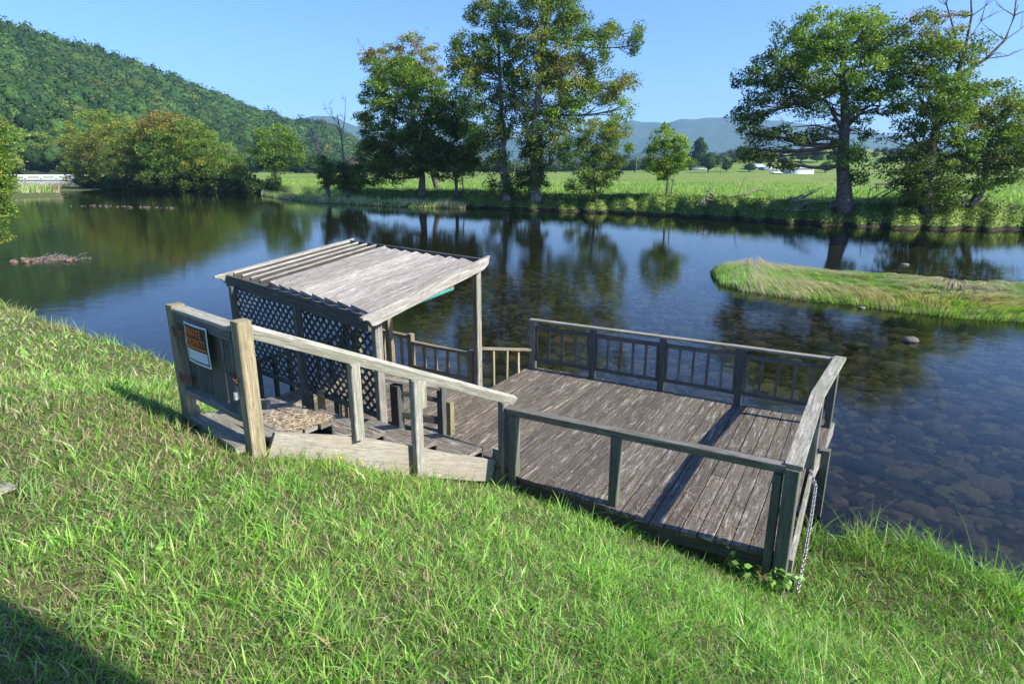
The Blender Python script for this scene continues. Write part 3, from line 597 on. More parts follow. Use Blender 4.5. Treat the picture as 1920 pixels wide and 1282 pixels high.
# far wood at the end of the pasture
n = 620; pxs = np.concatenate([rng.uniform(560, 1290, 360), rng.uniform(1290, 2000, 260)]); D_ = rng.uniform(395, 470, n); Cb = np.array([farpt(az_of(q), d) for q, d in zip(pxs, D_)])
hh_ = np.interp(pxs, [560, 700, 1000, 1290, 1330, 1400, 1640, 2000], [6, 6, 4, 4.5, 3.2, 2.5, 2.2, 3.0]) * rng.uniform(.6, 1.25, n)
Cb[:, 2] += hh_ * .5; cc = np.array([(.05, .09, .03), (.06, .10, .03), (.04, .07, .03), (.09, .12, .04), (.06, .055, .04)])[rng.integers(0, 5, n)]
k = (pxs < 1290) | (rng.uniform(0, 1, n) < .55); V, Fs, c = crowns(Cb[k], (hh_ * 1.1)[k], hh_[k], cc[k], 60, hh_[k] * .3, 77)
tag(link('far_wood', npmesh('far_wood', V, Fs, c), M['forest']), 'low dark belt of woodland at the far end of the pasture', 'woodland', kind='stuff')
# far bank undergrowth, tall grass, spits
def undergrowth(name, label, n, thlo, thhi, dlo, dhi, hlo, hhi, size, pal_, seed=1, kind='stuff'):
    r = np.random.default_rng(seed); th = r.uniform(thlo, thhi, n); d = r.uniform(dlo, dhi, n)
    p = farpt(th, rw(th) + d); cl = .5 + .5 * hash_noise(p[:, 0], p[:, 1], .9, seed)
    p[:, 2] += r.uniform(0, 1, n) * (hlo + (hhi - hlo) * cl ** 2)
    V, Fq = leaves(p, np.full(n, size), np.tile(vec(0, -.2, .5), (n, 1)), .8)
    pa = np.array(pal_); c = np.repeat(pa[r.integers(0, len(pa), n)] * r.uniform(.7, 1.3, (n, 1)), 4, axis=0)
    me = npmesh(name, V, [Fq], c); return tag(link(name, me, M['leaf']), label, 'undergrowth', kind=kind)
undergrowth('bank_undergrowth', 'dark leafy undergrowth along the far waterline', 24000, -13, 56, .1, 4.8, .04, .60, .16, GREEN + LIME + [(.09, .10, .04)], 3)
undergrowth('point_undergrowth', 'dark bushes at the foot of the wooded point', 14000, -34.5, -20, -1, 5, .6, 3.2, .45, DARK + GREEN, 4)
def blades(P_, L, W, lean, leandir, cols, seg=3, seed=0, spread=.6):
    """grass blades as tapered curved strips"""
    r = np.random.default_rng(seed); n = len(P_)
    th = r.uniform(0, 2 * np.pi, n); dr = np.stack([np.cos(th), np.sin(th)], 1) * spread + leandir
    ln = np.linalg.norm(dr, axis=1)[:, None]; drn = dr / (ln + 1e-6)
    le = lean * r.uniform(.25, 1.2, n) * np.minimum(ln[:, 0] / max(spread, .01), 1.6)
    sa = r.uniform(0, 2 * np.pi, n); side = np.stack([np.cos(sa), np.sin(sa), np.zeros(n)], 1)
    rows = []
    for k in range(seg + 1):
        t = k / seg; hz = L * (t - .35 * le * t * t).clip(0); out = L * le * t ** 1.8
        c = P_ + np.concatenate([drn * out[:, None], hz[:, None]], 1)
        w = W * (1 - t) ** .7 * .5
        if k < seg: rows += [c - side * w[:, None], c + side * w[:, None]]
        else: rows += [c]
    V = np.stack(rows, 1); m_ = 2 * seg + 1; b = np.arange(n)[:, None] * m_
    Fq = np.concatenate([b + np.array([[2 * k, 2 * k + 1, 2 * k + 3, 2 * k + 2]]) for k in range(seg - 1)], 0)
    Ft = b + np.array([[2 * seg - 2, 2 * seg - 1, 2 * seg]])
    tt = np.array([min(1, .55 + .5 * (k // 2) / seg) for k in range(m_)])
    c = (cols[:, None, :] * np.ones((1, m_, 1))).reshape(-1, 3)
    return V.reshape(-1, 3), [Fq, Ft], c
GP = np.array([(.165, .35, .045), (.23, .45, .06), (.095, .24, .035), (.29, .47, .085), (.40, .43, .16), (.45, .40, .22), (.06, .15, .03)])
# field tall grass
n = 26000; th = rng.uniform(-20, 56, n); d = 4.5 + 55 * rng.uniform(0, 1, n) ** 1.6; p = farpt(th, rw(th) + d)
V, Fs, c = blades(p, rng.uniform(.15, .5, n), np.full(n, .06), .5, np.zeros(2), GP[rng.choice(7, n, p=[.2, .25, .1, .25, .12, .05, .03])] * rng.uniform(.8, 1.2, (n, 1)), 2)
tag(link('pasture_grass', npmesh('pasture_grass', V, Fs, c), M['grass']), 'rough grass of the sunny pasture', 'grass', kind='stuff')

def mound(name, label, near, far, hgt, n, bl, bw, lean, ldir, pal_w, palette=GP, mat='turf', res=60, seed=5, zb=-.5, labg=''):
    """low island between a near and a far outline (xy polylines)"""
    near = np.array(near, float); far = np.array(far, float)
    t = np.linspace(0, 1, res)
    def samp(pl, t):
        s = np.concatenate([[0], np.cumsum(np.linalg.norm(np.diff(pl, axis=0), axis=1))]); s /= s[-1]
        return np.stack([np.interp(t, s, pl[:, 0]), np.interp(t, s, pl[:, 1])], -1)
    vs = np.linspace(-.12, 1.12, 18)
    def prof(v): return np.where((v < 0) | (v > 1), zb, hgt * np.clip(np.minimum(v, 1 - v) * 7, 0, 1) ** .6)
    a, b_ = samp(near, t), samp(far, t)
    VV = []
    for v in vs:
        q = a + (b_ - a) * v; e = np.clip(t * 14, 0, 1) ** .5
        z = prof(np.full(res, v)) * (e if 0 <= v <= 1 else 1) + (.09 * hash_noise(q[:, 0], q[:, 1], 1.6, 3) if 0 < v < 1 else 0)
        VV.append(np.column_stack([q, z]))
    me = npmesh(name, np.concatenate(VV), [gridfaces(18, res)], smooth=True)
    tag(link(name, me, M[mat]), label, 'ground', kind='structure')
    r = np.random.default_rng(seed); tt = r.uniform(0, 1, n); v = r.uniform(.0, 1.0, n)
    A, B = samp(near, tt), samp(far, tt); q = A + (B - A) * v[:, None]
    z = prof(v) * np.clip(tt * 14, 0, 1) ** .5 - .03
    z = z + .07 * np.clip(hash_noise(q[:, 0], q[:, 1], 2.6, 71), -1, 1); P_ = np.column_stack([q, z]); pt_ = hash_noise(q[:, 0], q[:, 1], .9, seed) + .35 * hash_noise(q[:, 0], q[:, 1], 3.1, seed + 1)
    cl_ = hash_noise(q[:, 0], q[:, 1], 5.5, seed + 7); L = bl * r.uniform(.4, 1.35, n) * (1 + .35 * pt_) * (1 + .7 * cl_).clip(.3, 2)
    ci = r.choice(len(palette), n, p=pal_w); cols = palette[ci].copy()
    dry = (pt_ + r.normal(0, .3, n)) > .02; cols[dry] = np.array([(.46, .40, .27), (.34, .28, .19), (.56, .52, .34)])[r.integers(0, 3, dry.sum())]
    cols *= r.uniform(.75, 1.2, (n, 1))
    V, Fs, c = blades(P_, L, np.full(n, bw) * r.uniform(.6, 1.3, n), lean, ldir, cols, 3, seed)
    tag(link(name + '_grass', npmesh(name + '_grass', V, Fs, c), M['grass']), labg, 'grass', kind='stuff')
W7 = [.2, .22, .12, .2, .14, .08, .04]
isl_near = [G(1331,512,0)[:2], G(1350,535,0)[:2], G(1400,548,0)[:2], G(1500,563,0)[:2], G(1600,574,0)[:2], G(1700,587,0)[:2], G(1800,598,0)[:2], G(1920,606,0)[:2], G(2150,620,0)[:2]]
isl_far = [G(1331,508,0)[:2], G(1350,502,0)[:2], G(1450,502,0)[:2], G(1600,512,0)[:2], G(1700,517,0)[:2], G(1800,526,0)[:2], G(1920,532,0)[:2], G(2150,548,0)[:2]]
mound('gravel_island', 'low island in the river right of the deck', isl_near, isl_far, .07, 60000, .30, .020, 1.7, vec(-.15, -.2), W7, labg='matted green and straw coloured grass over the river island')
sp_near = [G(872,391,0)[:2], G(800,390,0)[:2], G(700,386,0)[:2], G(600,381,0)[:2], G(530,374,0)[:2], G(490,367,0)[:2]]
sp_far = [G(872,389,0)[:2], G(800,378,0)[:2], G(700,372,0)[:2], G(600,367,0)[:2], G(530,364,0)[:2], G(490,362,0)[:2]]
mound('grassy_spit', 'low grassy spit reaching into the river in front of the far trees', sp_near, sp_far, .35, 16000, .42, .08, 1.0, vec(0, -.2), W7, labg='reedy yellow green grass on the spit')
s2n = [G(112,361,0)[:2], G(60,363,0)[:2], G(-60,368,0)[:2]]; s2f = [G(112,360,0)[:2], G(60,355,0)[:2], G(-60,356,0)[:2]]
mound('sand_bar', 'small grassy bar near the bridge at far left', s2n, s2f, .5, 4500, .9, .16, .6, vec(0, 0), W7, labg='yellow green grass on the small bar near the bridge')
# ================================================================== built things near the camera
WD = vec(math.cos(R(60)), math.sin(R(60)), 0); UD = vec(math.cos(R(-30)), math.sin(R(-30)), 0); Z = vec(0, 0, 1)
def onv(p0, p1, px, py):
    r = ray(px, py); d = np.array(p1[:2]) - np.array(p0[:2]); nn = vec(d[1], -d[0]); t = (nn @ np.array(p0[:2])) / (nn @ r[:2]); q = r * t; q[2] += CZ; return q
def xy(p, z): return vec(p[0], p[1], z)
DZ = .8
# ---------------- deck
poly = np.array([(-.20,6.02),(.05,5.82),(1.31,4.90),(2.29,4.42),(3.19,5.97),(4.09,7.29),(.30,9.56),(-.42,8.40),(-1.56,9.28),(-2.35,9.80),(-3.62,7.72),(-2.35,6.45)])
deck = empty('wooden_deck', (1.2, 6.6, 0), 'large weathered brown plank deck with post railings over the river', 'deck')
def scan(nv):
    """intervals along WD for offset nv along UD"""
    xs = []
    for a, b in zip(poly, np.roll(poly, -1, axis=0)):
        ca, cb = a @ UD[:2], b @ UD[:2]
        if (ca - nv) * (cb - nv) < 0: q = a + (b - a) * (nv - ca) / (cb - ca); xs.append(q @ WD[:2])
    xs.sort(); return list(zip(xs[::2], xs[1::2]))
mb = MB(); lo = (poly @ UD[:2]).min(); hi = (poly @ UD[:2]).max(); nb = int(round((hi - lo) / .1425)); st = (hi - lo) / nb
for i in range(nb):
    c = lo + (i + .5) * st
    for s0, s1 in scan(c):
        if s1 - s0 < .1: continue
        s0 += random.uniform(-.012, .012); s1 += random.uniform(-.015, .015); segs = [(s0, s1)]
        if s1 - s0 > 2.2 and random.random() < .3:
            q = s0 + (s1 - s0) * random.choice([.35, .5, .62]); segs = [(s0, q - .002), (q + .002, s1)]
        for a, b in segs:
            dz = random.uniform(-.003, .003)
            pale = 1.0
            nn = c
            tt = random.uniform(.82, 1.18) * (1.22 if -5.05 < nn < -4.3 else 1)
            tint = (tt, tt * random.uniform(.95, 1.0), tt * random.uniform(.92, .99))
            if nn < -6.3: tint = (tt * 1.5, tt * 1.5, tt * 1.25)
            mb.beam(WD * a + UD * c + Z * (DZ - .018 + dz), WD * b + UD * c + Z * (DZ - .018 + dz + random.uniform(-.002, .002)), st - .010, .036, tint=tint)
mb.build('deck_boards', M['deck'], deck)
dp = lambda i, z: vec(poly[i % len(poly)][0], poly[i % len(poly)][1], z)
def rim(name, i, j, off, mat, zc=.68, h=.19):
    a, b = dp(i, zc), dp(j, zc); d = (b - a) / np.linalg.norm(b - a); nrm = vec(d[1], -d[0], 0); return board(name, M[mat], deck, a + nrm * off, b + nrm * off, .038, h, tint=1.)
for i, j in ((1, 2), (2, 3)): rim('rim_joist', i, j, -.06, 'darkwood', .70, .13)
for i, j in ((5, 6), (6, 7), (7, 8), (8, 9), (9, 10)): rim('rim_joist', i, j, -.04, 'darkwood')
rim('rim_joist', 3, 4, .022, 'rail', .70, .17); rim('rim_joist', 4, 5, .022, 'rail', .70, .17)
for s in (1.1, 2.3, 3.5):           # under-deck joists and legs
    pass
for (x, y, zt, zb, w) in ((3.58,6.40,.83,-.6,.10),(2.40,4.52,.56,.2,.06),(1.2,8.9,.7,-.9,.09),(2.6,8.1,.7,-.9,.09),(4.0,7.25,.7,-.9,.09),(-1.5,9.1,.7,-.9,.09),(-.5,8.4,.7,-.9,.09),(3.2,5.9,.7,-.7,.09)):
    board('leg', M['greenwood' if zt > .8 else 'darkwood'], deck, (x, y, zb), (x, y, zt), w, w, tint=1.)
# railing of the main deck
A = G(1000, 600, 1.6); B = G(1575, 675, 1.6); K = G(1533, 745, 1.6); Cc = G(1488, 880, 1.6); Dd = G(957, 770, 1.5)
def railing(name, label):
    e = bpy.data.objects.new(name, None); COL.objects.link(e); e.parent = deck; e.location = tuple(vec(0, 0, 0)); e['label'] = label
    bpy.context.view_layer.update(); return e
dn = (B - A) / np.linalg.norm(B - A)
far_r = railing('railing', 'dark river side railing with slim balusters')
board('top_rail', M['rail'], far_r, A - dn * .05, B + dn * .05, .10, .032, tint=1.05)
stn = [0]; 
for p in (1110, 1240, 1388): stn.append(float((onv(A, B, p, 700)[:2] - A[:2]) @ dn[:2]))
stn.append(float(np.linalg.norm(B - A)) - .03)
for i, s in enumerate(stn):
    q = A + dn * s
    board('post', M['rail' if i == 0 else 'darkwood'], far_r, xy(q, .45), xy(q, 1.584), .088, .088, up=dn, tint=1.)
for s0, s1 in zip(stn[:-1], stn[1:]):
    a, b = A + dn * (s0 + .048), A + dn * (s1 - .048)
    board('upper_rail', M['darkwood'], far_r, xy(a, 1.48), xy(b, 1.48), .036, .06, tint=1.3)
    board('bottom_rail', M['darkwood'], far_r, xy(a, .96), xy(b, .95), .036, .05, tint=1.1)
    k = 4 if s0 < .1 else 5
    for j in range(k + 1):
        q = a + (b - a) * ((j + (0 if j == 0 else .15)) / (k + .1 if j == k else k)) if False else a + (b - a) * (j / k)
        if j == 0: q = q + dn * .02
        if j == k: q = q - dn * .02
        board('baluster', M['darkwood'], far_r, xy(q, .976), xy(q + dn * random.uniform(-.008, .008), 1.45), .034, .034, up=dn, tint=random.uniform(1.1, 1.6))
side_r = railing('railing', 'bent right hand railing with mossy flat cap')
d1 = (K - B) / np.linalg.norm(K - B); d2 = (Cc - K) / np.linalg.norm(Cc - K)
board('top_rail', M['rail'], side_r, B - d1 * .0 + Z * .033, K + Z * .034, .135, .034, tint=1.1)
board('top_rail', M['rail'], side_r, K + Z * .036, Cc - d2 * -.03 + Z * .036, .135, .034, tint=1.1)
board('post', M['rail'], side_r, xy(K + UD * .02, .35), xy(K + UD * .02, 1.6), .09, .09, up=d2, tint=1.0)
q = B + d1 * .30; board('post', M['darkwood'], side_r, xy(q, .45), xy(q, 1.58), .07, .07, up=d1, tint=1.1)
board('stair_block', M['darkwood'], side_r, xy(K + d2 * .15, .83), xy(K - UD * .3 + d2 * .15, .83), .09, .05) if False else None
near_r = railing('railing', 'low rail of greenish posts on the lawn side')
d3 = (Cc - Dd) / np.linalg.norm(Cc - Dd)
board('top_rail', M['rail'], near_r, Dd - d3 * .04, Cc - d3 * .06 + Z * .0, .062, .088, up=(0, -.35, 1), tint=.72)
Mp = onv(Dd, Cc, 1155, 850)
board('post', M['greenwood'], near_r, xy(Dd + d3 * .05, .45), xy(Dd + d3 * .05, 1.46), .09, .09, up=d3, tint=1.)
zt = Dd[2] + (Cc[2] - Dd[2]) * .5
board('post', M['greenwood'], near_r, xy(Mp, .38), xy(Mp, zt - .035), .09, .09, up=d3, tint=.95)
board('post', M['greenwood'], near_r, xy(Cc, .25), xy(Cc, 1.612), .11, .11, up=d3, tint=1.05)
board('post', M['greenwood'], near_r, xy(Cc - d3 * .105, .62), xy(Cc - d3 * .105, 1.54), .085, .07, up=d3, tint=.85)

# back rails beside the pergola
back_r = railing('railing', 'yellowish stepped back railing behind the pergola')
def rsec(a, b, za, zb, nbal, bot, post_a=True, post_b=True, zl=.6, mat='pine'):
    a, b = np.array(a, float), np.array(b, float); d = (b - a) / np.linalg.norm(b - a)
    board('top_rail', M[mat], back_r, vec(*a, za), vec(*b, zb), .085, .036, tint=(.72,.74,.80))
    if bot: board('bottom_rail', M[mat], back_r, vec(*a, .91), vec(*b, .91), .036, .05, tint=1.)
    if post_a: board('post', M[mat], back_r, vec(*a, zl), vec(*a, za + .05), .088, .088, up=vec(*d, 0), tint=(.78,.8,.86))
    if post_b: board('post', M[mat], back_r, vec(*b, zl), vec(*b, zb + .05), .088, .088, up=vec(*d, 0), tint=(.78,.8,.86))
    for j in range(nbal):
        q = a + (b - a) * ((j + 1) / (nbal + 1)); zz = za + (zb - za) * ((j + 1) / (nbal + 1))
        board('baluster', M[mat], back_r, vec(*q, .55 if not bot else .93), vec(*(q + rng.normal(0, .008, 2)), zz - .015), .04, .04, up=vec(*d, 0), tint=random.uniform(.85, 1.2))
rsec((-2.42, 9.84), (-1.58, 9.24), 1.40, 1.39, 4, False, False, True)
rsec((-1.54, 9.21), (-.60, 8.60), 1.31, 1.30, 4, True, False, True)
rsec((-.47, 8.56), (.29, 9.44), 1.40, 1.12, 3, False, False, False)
# left end fence of the floor
left_r = railing('railing', 'dark balusters at the left end of the floor')
a, b = vec(-3.62, 7.72, 0), vec(-2.45, 9.75, 0)
board('top_rail', M['darkwood'], left_r, xy(a, 1.38), xy(b, 1.38), .07, .04, tint=.8)
for j in range(9): q = a + (b - a) * (j / 9 + .02); board('baluster', M['darkwood'], left_r, xy(q, .62), xy(q, 1.36), .06, .045, up=WD, tint=.7)
# inner short railing by the stairs
inn = railing('railing', 'short inner rail between the pergola and the stair foot')
S_ = G(830, 815, .8); P2 = G(748, 806, .8) + vec(.0, -.02, 0)
board('post', M['darkwood'], inn, xy(S_, .8), xy(S_, 1.42), .085, .085, tint=1.)
board('post', M['pine'], inn, xy(S_ + vec(.10, .03, 0), .8), xy(S_ + vec(.10, .03, 0), 1.22), .06, .085, tint=.9)
board('post', M['darkwood'], inn, xy(P2, .8), xy(P2, 1.40), .13, .10, tint=.9)
board('top_rail', M['rail'], inn, xy(onv(S_, P2, 718, 707), 1.47), xy(S_, 1.40), .09, .035, tint=1.)
board('middle_rail', M['darkwood'], inn, xy(P2, 1.30), xy(S_, 1.24), .035, .05, tint=.8)
board('lower_rail', M['darkwood'], inn, xy(P2, 1.02), xy(S_, .98), .04, .085, tint=.9)
for (px, py, h, mt) in ((606, 791, .42, 'pine'), (585, 788, .4, 'darkwood'), (655, 792, .38, 'pine'), (636, 790, .40, 'darkwood')):
    q = G(px, py, .8); board('short_post', M[mt], inn, xy(q, .8), xy(q, .8 + h), .07, .07, tint=1.)

# ---------------- pergola
pa, pb, pc, pd = G(425, 515, 2.42), G(690, 592, 2.42), G(905, 487, 2.70), G(655, 452, 2.70)
perg = empty('pergola', ((pa[0] + pc[0]) / 2, (pa[1] + pc[1]) / 2, 0), 'low bleached wooden pergola with slatted roof and lattice wall at the river edge', 'pergola')
nd1 = (pb - pa) / np.linalg.norm(pb - pa); nd2 = (pc - pd) / np.linalg.norm(pc - pd)
board('beam', M['darkwood'], perg, pa - Z * .085, pb - Z * .085 + nd1 * .02, .042, .17, tint=1.0)
board('beam', M['darkwood'], perg, pd - Z * .06, pc - Z * .06, .042, .15, tint=1.0)
sl0 = (pd - pa) / np.linalg.norm(pd - pa)
def scrollboard(name, p0, p1, h, th, ov0, ov1, mat='roof'):
    ax = (p1 - p0) / np.linalg.norm(p1 - p0); L = np.linalg.norm(p1 - p0); sd = np.cross(ax, Z); sd /= np.linalg.norm(sd); up = np.cross(sd, ax)
    pr = [(-ov0, 0), (-ov0 + .01, -.035), (-ov0 + .06, -.045), (-ov0 + .10, -.07), (-ov0 + .14, -h * .93), (-ov0 + .19, -h), (L + ov1 - .20, -h), (L + ov1 - .10, -h * .8), (L + ov1 - .05, -h * .62), (L + ov1 - .04, -.04), (L + ov1, 0)]
    mb = MB(); mb.prism(pr[::-1], p0, ax, up, sd, th); return mb.build(name, M[mat], perg)
scrollboard('side_board', pb + Z * .03 + nd1 * .03, pc + Z * .03 + nd2 * .03, .15, .04, .14, .14)
scrollboard('side_board', pa + Z * .03 - nd1 * .0, pd + Z * .03 - nd2 * .0, .15, .04, .20, .10)
ns = 13
for i in range(ns):
    t = (i + .55) / ns if i < 5 else (i + .5) / ns
    a = pa + (pb - pa) * t; b = pd + (pc - pd) * t; ax = (b - a) / np.linalg.norm(b - a); sd = np.cross(ax, Z); sd /= np.linalg.norm(sd); up = np.cross(sd, ax)
    tilt = R(48) if i < 5 else R(16)
    u2 = up * math.cos(tilt) + sd * math.sin(tilt) * (-1 if i < 5 else 1)
    a2, b2 = a + ax * .03 + Z * (.02 if i >= 5 else -.02), b - ax * (.12 + .02 * random.random()) + Z * (-.02)
    board('roof_slat', M['roof'], perg, a2, b2, (.17 if i < 5 else .315), .028, up=u2, tint=random.uniform(.78, 1.14))
board('post', M['rail'], perg, xy(G(705, 597, 2.3), .6), xy(G(705, 597, 2.3), 2.33), .095, .095, up=nd1, tint=.95)
board('post', M['darkwood'], perg, xy(G(436, 537, 2.3), .3), xy(G(436, 537, 2.3), 2.3), .09, .09, up=nd1, tint=1.2)
board('post', M['darkwood'], perg, xy(G(556, 570, 2.3), .5), xy(G(556, 570, 2.3), 2.3), .085, .085, up=nd1, tint=1.25)
fr_ = G(897, 728, .8); board('post', M['rail'], perg, xy(fr_, .6), xy(fr_, 2.56), .092, .092, up=nd2, tint=1.0)
q = vec(-1.93, 9.32, 0); board('post', M['pine'], perg, xy(q, .75), xy(q, 2.60), .092, .092, up=nd2, tint=.8)
q = pd + nd2 * .1; board('post', M['pine'], perg, xy(q, -.9), xy(q, 2.56), .092, .092, up=nd2, tint=.8)
# teal tube with two clips below the right hand side board
t0 = onv(pb, pc, 712, 594); t1 = onv(pb, pc, 848, 541)
tp_, tf_ = tubes([(np.array([t0, (t0 + t1) / 2, t1]), [.026] * 3)], 10)
o = link('teal_tube', npmesh('teal_tube', tp_ - np.array(perg.location), [tf_], smooth=True), M['teal'], None); o.parent = perg
for f in (.02, .5, .97): q = t0 + (t1 - t0) * f; board('tube_clip', M['rail'], perg, q - (t1 - t0) * .03 + Z * .02, q + (t1 - t0) * .03 + Z * .02, .05, .035, tint=.8)
# lattice
nl, nr = G(436, 537, 2.3), G(700, 597, 2.3)
def lattice(s0, s1, z0, z1, label):
    d = (nr - nl)[:2]; L = np.linalg.norm(d); d3_ = vec(*(d / L), 0); nrm = vec(d3_[1], -d3_[0], 0); base = xy(nl, 0)
    mb = MB(); sp = .128
    for layer, sg in ((0, 1), (1, -1)):
        c = -6.0
        while c < 12:
            # line z - z0 = sg*(s) + c
            pts_ = []
            for s in (s0, s1):
                z = sg * s + c
                if z0 <= z <= z1: pts_.append((s, z))
            for z in (z0, z1):
                s = (z - c) / sg
                if s0 < s < s1: pts_.append((s, z))
            if len(pts_) >= 2:
                (sa, za), (sb, zb_) = pts_[0], pts_[1]
                if abs(sa - sb) > .03:
                    off = nrm * (.006 if layer else -.006) - nrm * .03
                    mb.beam(base + d3_ * sa + Z * za + off, base + d3_ * sb + Z * zb_ + off, .008, .037, up=np.cross(nrm, (d3_ + sg * Z)), tint=random.uniform(.7, 1.1), jit=.001) if False else mb.beam(base + d3_ * sa + Z * za + off, base + d3_ * sb + Z * zb_ + off, .036, .008, up=nrm, tint=random.uniform(.7, 1.1), jit=.001)
            c += sp * 1.0
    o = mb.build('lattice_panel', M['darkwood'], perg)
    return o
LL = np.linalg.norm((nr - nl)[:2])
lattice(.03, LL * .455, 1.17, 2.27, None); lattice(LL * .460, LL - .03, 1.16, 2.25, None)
nd1_ = vec(*((nr - nl)[:2] / LL), 0)
for s0, s1 in ((.05, LL * .44), (LL * .46, LL - .04)):
    board('lattice_rail', M['darkwood'], perg, xy(nl, 1.14) + nd1_ * s0, xy(nl, 1.13) + nd1_ * s1, .04, .06, tint=1.1)
q = xy(nl, 0) + nd1_ * (LL * .80); board('lattice_stud', M['darkwood'], perg, q + Z * .82 - WD * -.08, q + Z * 2.2 - WD * -.08, .06, .05, tint=.8)

# ---------------- stairs
stairs = empty('staircase', (-1.2, 5.3, .6), 'weathered wooden steps going down from the gate to the deck, with one handrail', 'stairs')
gv = vec(math.cos(R(-36)), math.sin(R(-36)), 0); fv = vec(math.cos(R(54)), math.sin(R(54)), 0)
def quadboard(name, mat, a, b, wid, th, zc, n=1, tint=None, along=None):
    """n boards running a->b, laid side by side towards -fv"""
    mb = MB(); w = wid / n; d = (b - a) / np.linalg.norm(b - a); back = vec(d[1], -d[0], 0) * -1
    if back @ (-fv) < 0: back = -back
    for k in range(n):
        off = back * (w * (k + .5)); mb.beam(xy(a + off, zc - th / 2), xy(b + off, zc - th / 2 + random.uniform(-.004, .004)), w - .008, th, tint=tint)
    return mb.build(name, M[mat], stairs)
SA, SB = vec(-1.93, 4.43, 0), vec(-.24, 6.02, 0); FA, FB = vec(-2.66, 4.98, 0), vec(-1.02, 6.55, 0)
def crossl(o, P0, P1):
    # point on the line P0-P1 whose fv coordinate is o
    a0, a1 = P0 @ fv, P1 @ fv; return P0 + (P1 - P0) * (o - a0) / (a1 - a0)
def tread(name, mat, o0, o1, z, n, tint):
    w_ = (o1 - o0) / n; mb = MB()
    for k in range(n):
        o = o0 + w_ * (k + .5); mb.beam(xy(crossl(o, FA, FB), z - .02), xy(crossl(o, SA, SB), z - .02 + random.uniform(-.004, .004)), w_ - .008, .04, tint=tint)
    return mb.build(name, M[mat], stairs)
O0 = SA @ fv; OS = [O0 + .04]
for P_ in ((-1.10, 4.56), (-.80, 4.93), (-.42, 5.36), (-.12, 5.86)): OS.append(float(vec(*P_, 0) @ fv))
tread('landing', 'pale', OS[0], OS[1] - .16, 1.85, 3, .75)
tread('tread', 'deck', OS[1] - .155, OS[1], 1.853, 1, 1.2)
ZS = [1.85, 1.60, 1.32, 1.05]
for i in (1, 2, 3): tread('tread', 'deck', OS[i] - .05, OS[i + 1], ZS[i], 2, 1.25)
for i in range(4):
    o = OS[i + 1] - .035; board('riser', M['darkwood'], stairs, xy(crossl(o, FA, FB), ZS[i] - .165), xy(crossl(o, SA, SB), ZS[i] - .165), .026, .245, tint=.9)
board('sill_board', M['rail'], stairs, G(380, 782, 1.86) , G(466, 838, 1.86), .20, .06, tint=.9)
board('sill_board', M['rail'], stairs, G(345, 762, 1.90) + fv * .32, G(420, 790, 1.87) + fv * .42, .05, .10, tint=.8)
s0, s1 = vec(-1.92, 4.42, 1.80), vec(-.23, 6.01, .80)
sdir = (s1 - s0) / np.linalg.norm(s1 - s0); so = vec(sdir[1], -sdir[0], 0) * .03
mb = MB(); mb.prism([(0, -.22), (.5, -.155), (1.15, -.13), (2.3, -.14), (2.53, -.13), (2.54, .10), (1.9, .115), (1.3, .15), (.75, .175), (0, .13)], s0 + so, sdir, np.cross(np.cross(sdir, Z), sdir) / np.linalg.norm(np.cross(sdir, Z)), -so / .03, .045); mb.build('stringer', M['pale'], stairs)
a, b = FA + vec(-.02, .02, 1.68), FB + vec(-.02, .02, .86); board('stringer', M['darkwood'], stairs, a, b, .04, .22, tint=1.)
board('end_block', M['pale'], stairs, vec(-.19, 6.03, .62), vec(-.14, 6.05, .99), .14, .06, up=sdir, tint=.9)
board('foot_board', M['deck'], stairs, vec(-.95, 6.55, .835), vec(-.02, 6.0, .835), .22, .05, tint=.9)
for px, py, z in ((838, 838, 1.0), (886, 848, .96)): q = G(px, py, z); board('sawn_block', M['pale'], stairs, q - gv * .13, q + gv * .02, .09, .07, tint=.9)
hs, he = vec(-1.93, 4.36, 2.755), vec(.02, 6.06, 1.56)
board('handrail', M['rail'], stairs, hs, he, .062, .092, up=(.25, -.25, 1), tint=1.45)
def hz(p): t = (p[0] - hs[0]) / (he[0] - hs[0]); return hs[2] + (he[2] - hs[2]) * t
for (x, y, zb, tn, w) in ((-1.33, 4.89, 1.66, 1.25, .085), (-.88, 5.26, 1.0, 1.25, .085), (-.09, 5.965, .5, .75, .088)):
    board('post', M['rail'], stairs, (x, y, zb), (x, y, hz((x, y)) - .045), w, w, up=sdir * vec(1, 1, 0), tint=tn)
board('post_block', M['rail'], stairs, (-.835, 5.31, 1.78), (-.835, 5.31, hz((-.84, 5.3)) - .05), .05, .09, up=sdir * vec(1, 1, 0), tint=1.2)

# ---------------- gate
gL, gR = G(360, 781, 1.83), G(480, 838, 1.85)
gate = empty('garden_gate', ((gL[0] + gR[0]) / 2, (gL[1] + gR[1]) / 2, 1.8), 'closed plank gate between two square posts at the top of the steps', 'gate')
gd = (gR - gL); gd[2] = 0; gw = np.linalg.norm(gd); gd /= gw; gn = vec(gd[1], -gd[0], 0)
if gn[1] > 0: gn = -gn
for p, nm, zt_ in ((gL, 1.0, 2.83), (gR, 1.05, 2.85)):
    board('gate_post', M['pine'], gate, xy(p, 1.45), xy(p, zt_), .112, .112, up=gd, tint=nm)
g0, g1 = gL + gd * .075, gR - gd * .085
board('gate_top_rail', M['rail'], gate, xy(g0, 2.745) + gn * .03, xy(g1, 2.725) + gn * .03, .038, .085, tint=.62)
board('gate_cap', M['rail'], gate, xy(g0, 2.80) + gn * .0, xy(g1, 2.78) + gn * .0, .12, .03, tint=1.35)
board('gate_bottom_rail', M['rail'], gate, xy(g0, 2.10) + gn * .0, xy(g1, 2.085) + gn * .0, .12, .05, tint=.9)
gl_ = np.linalg.norm(g1 - g0)
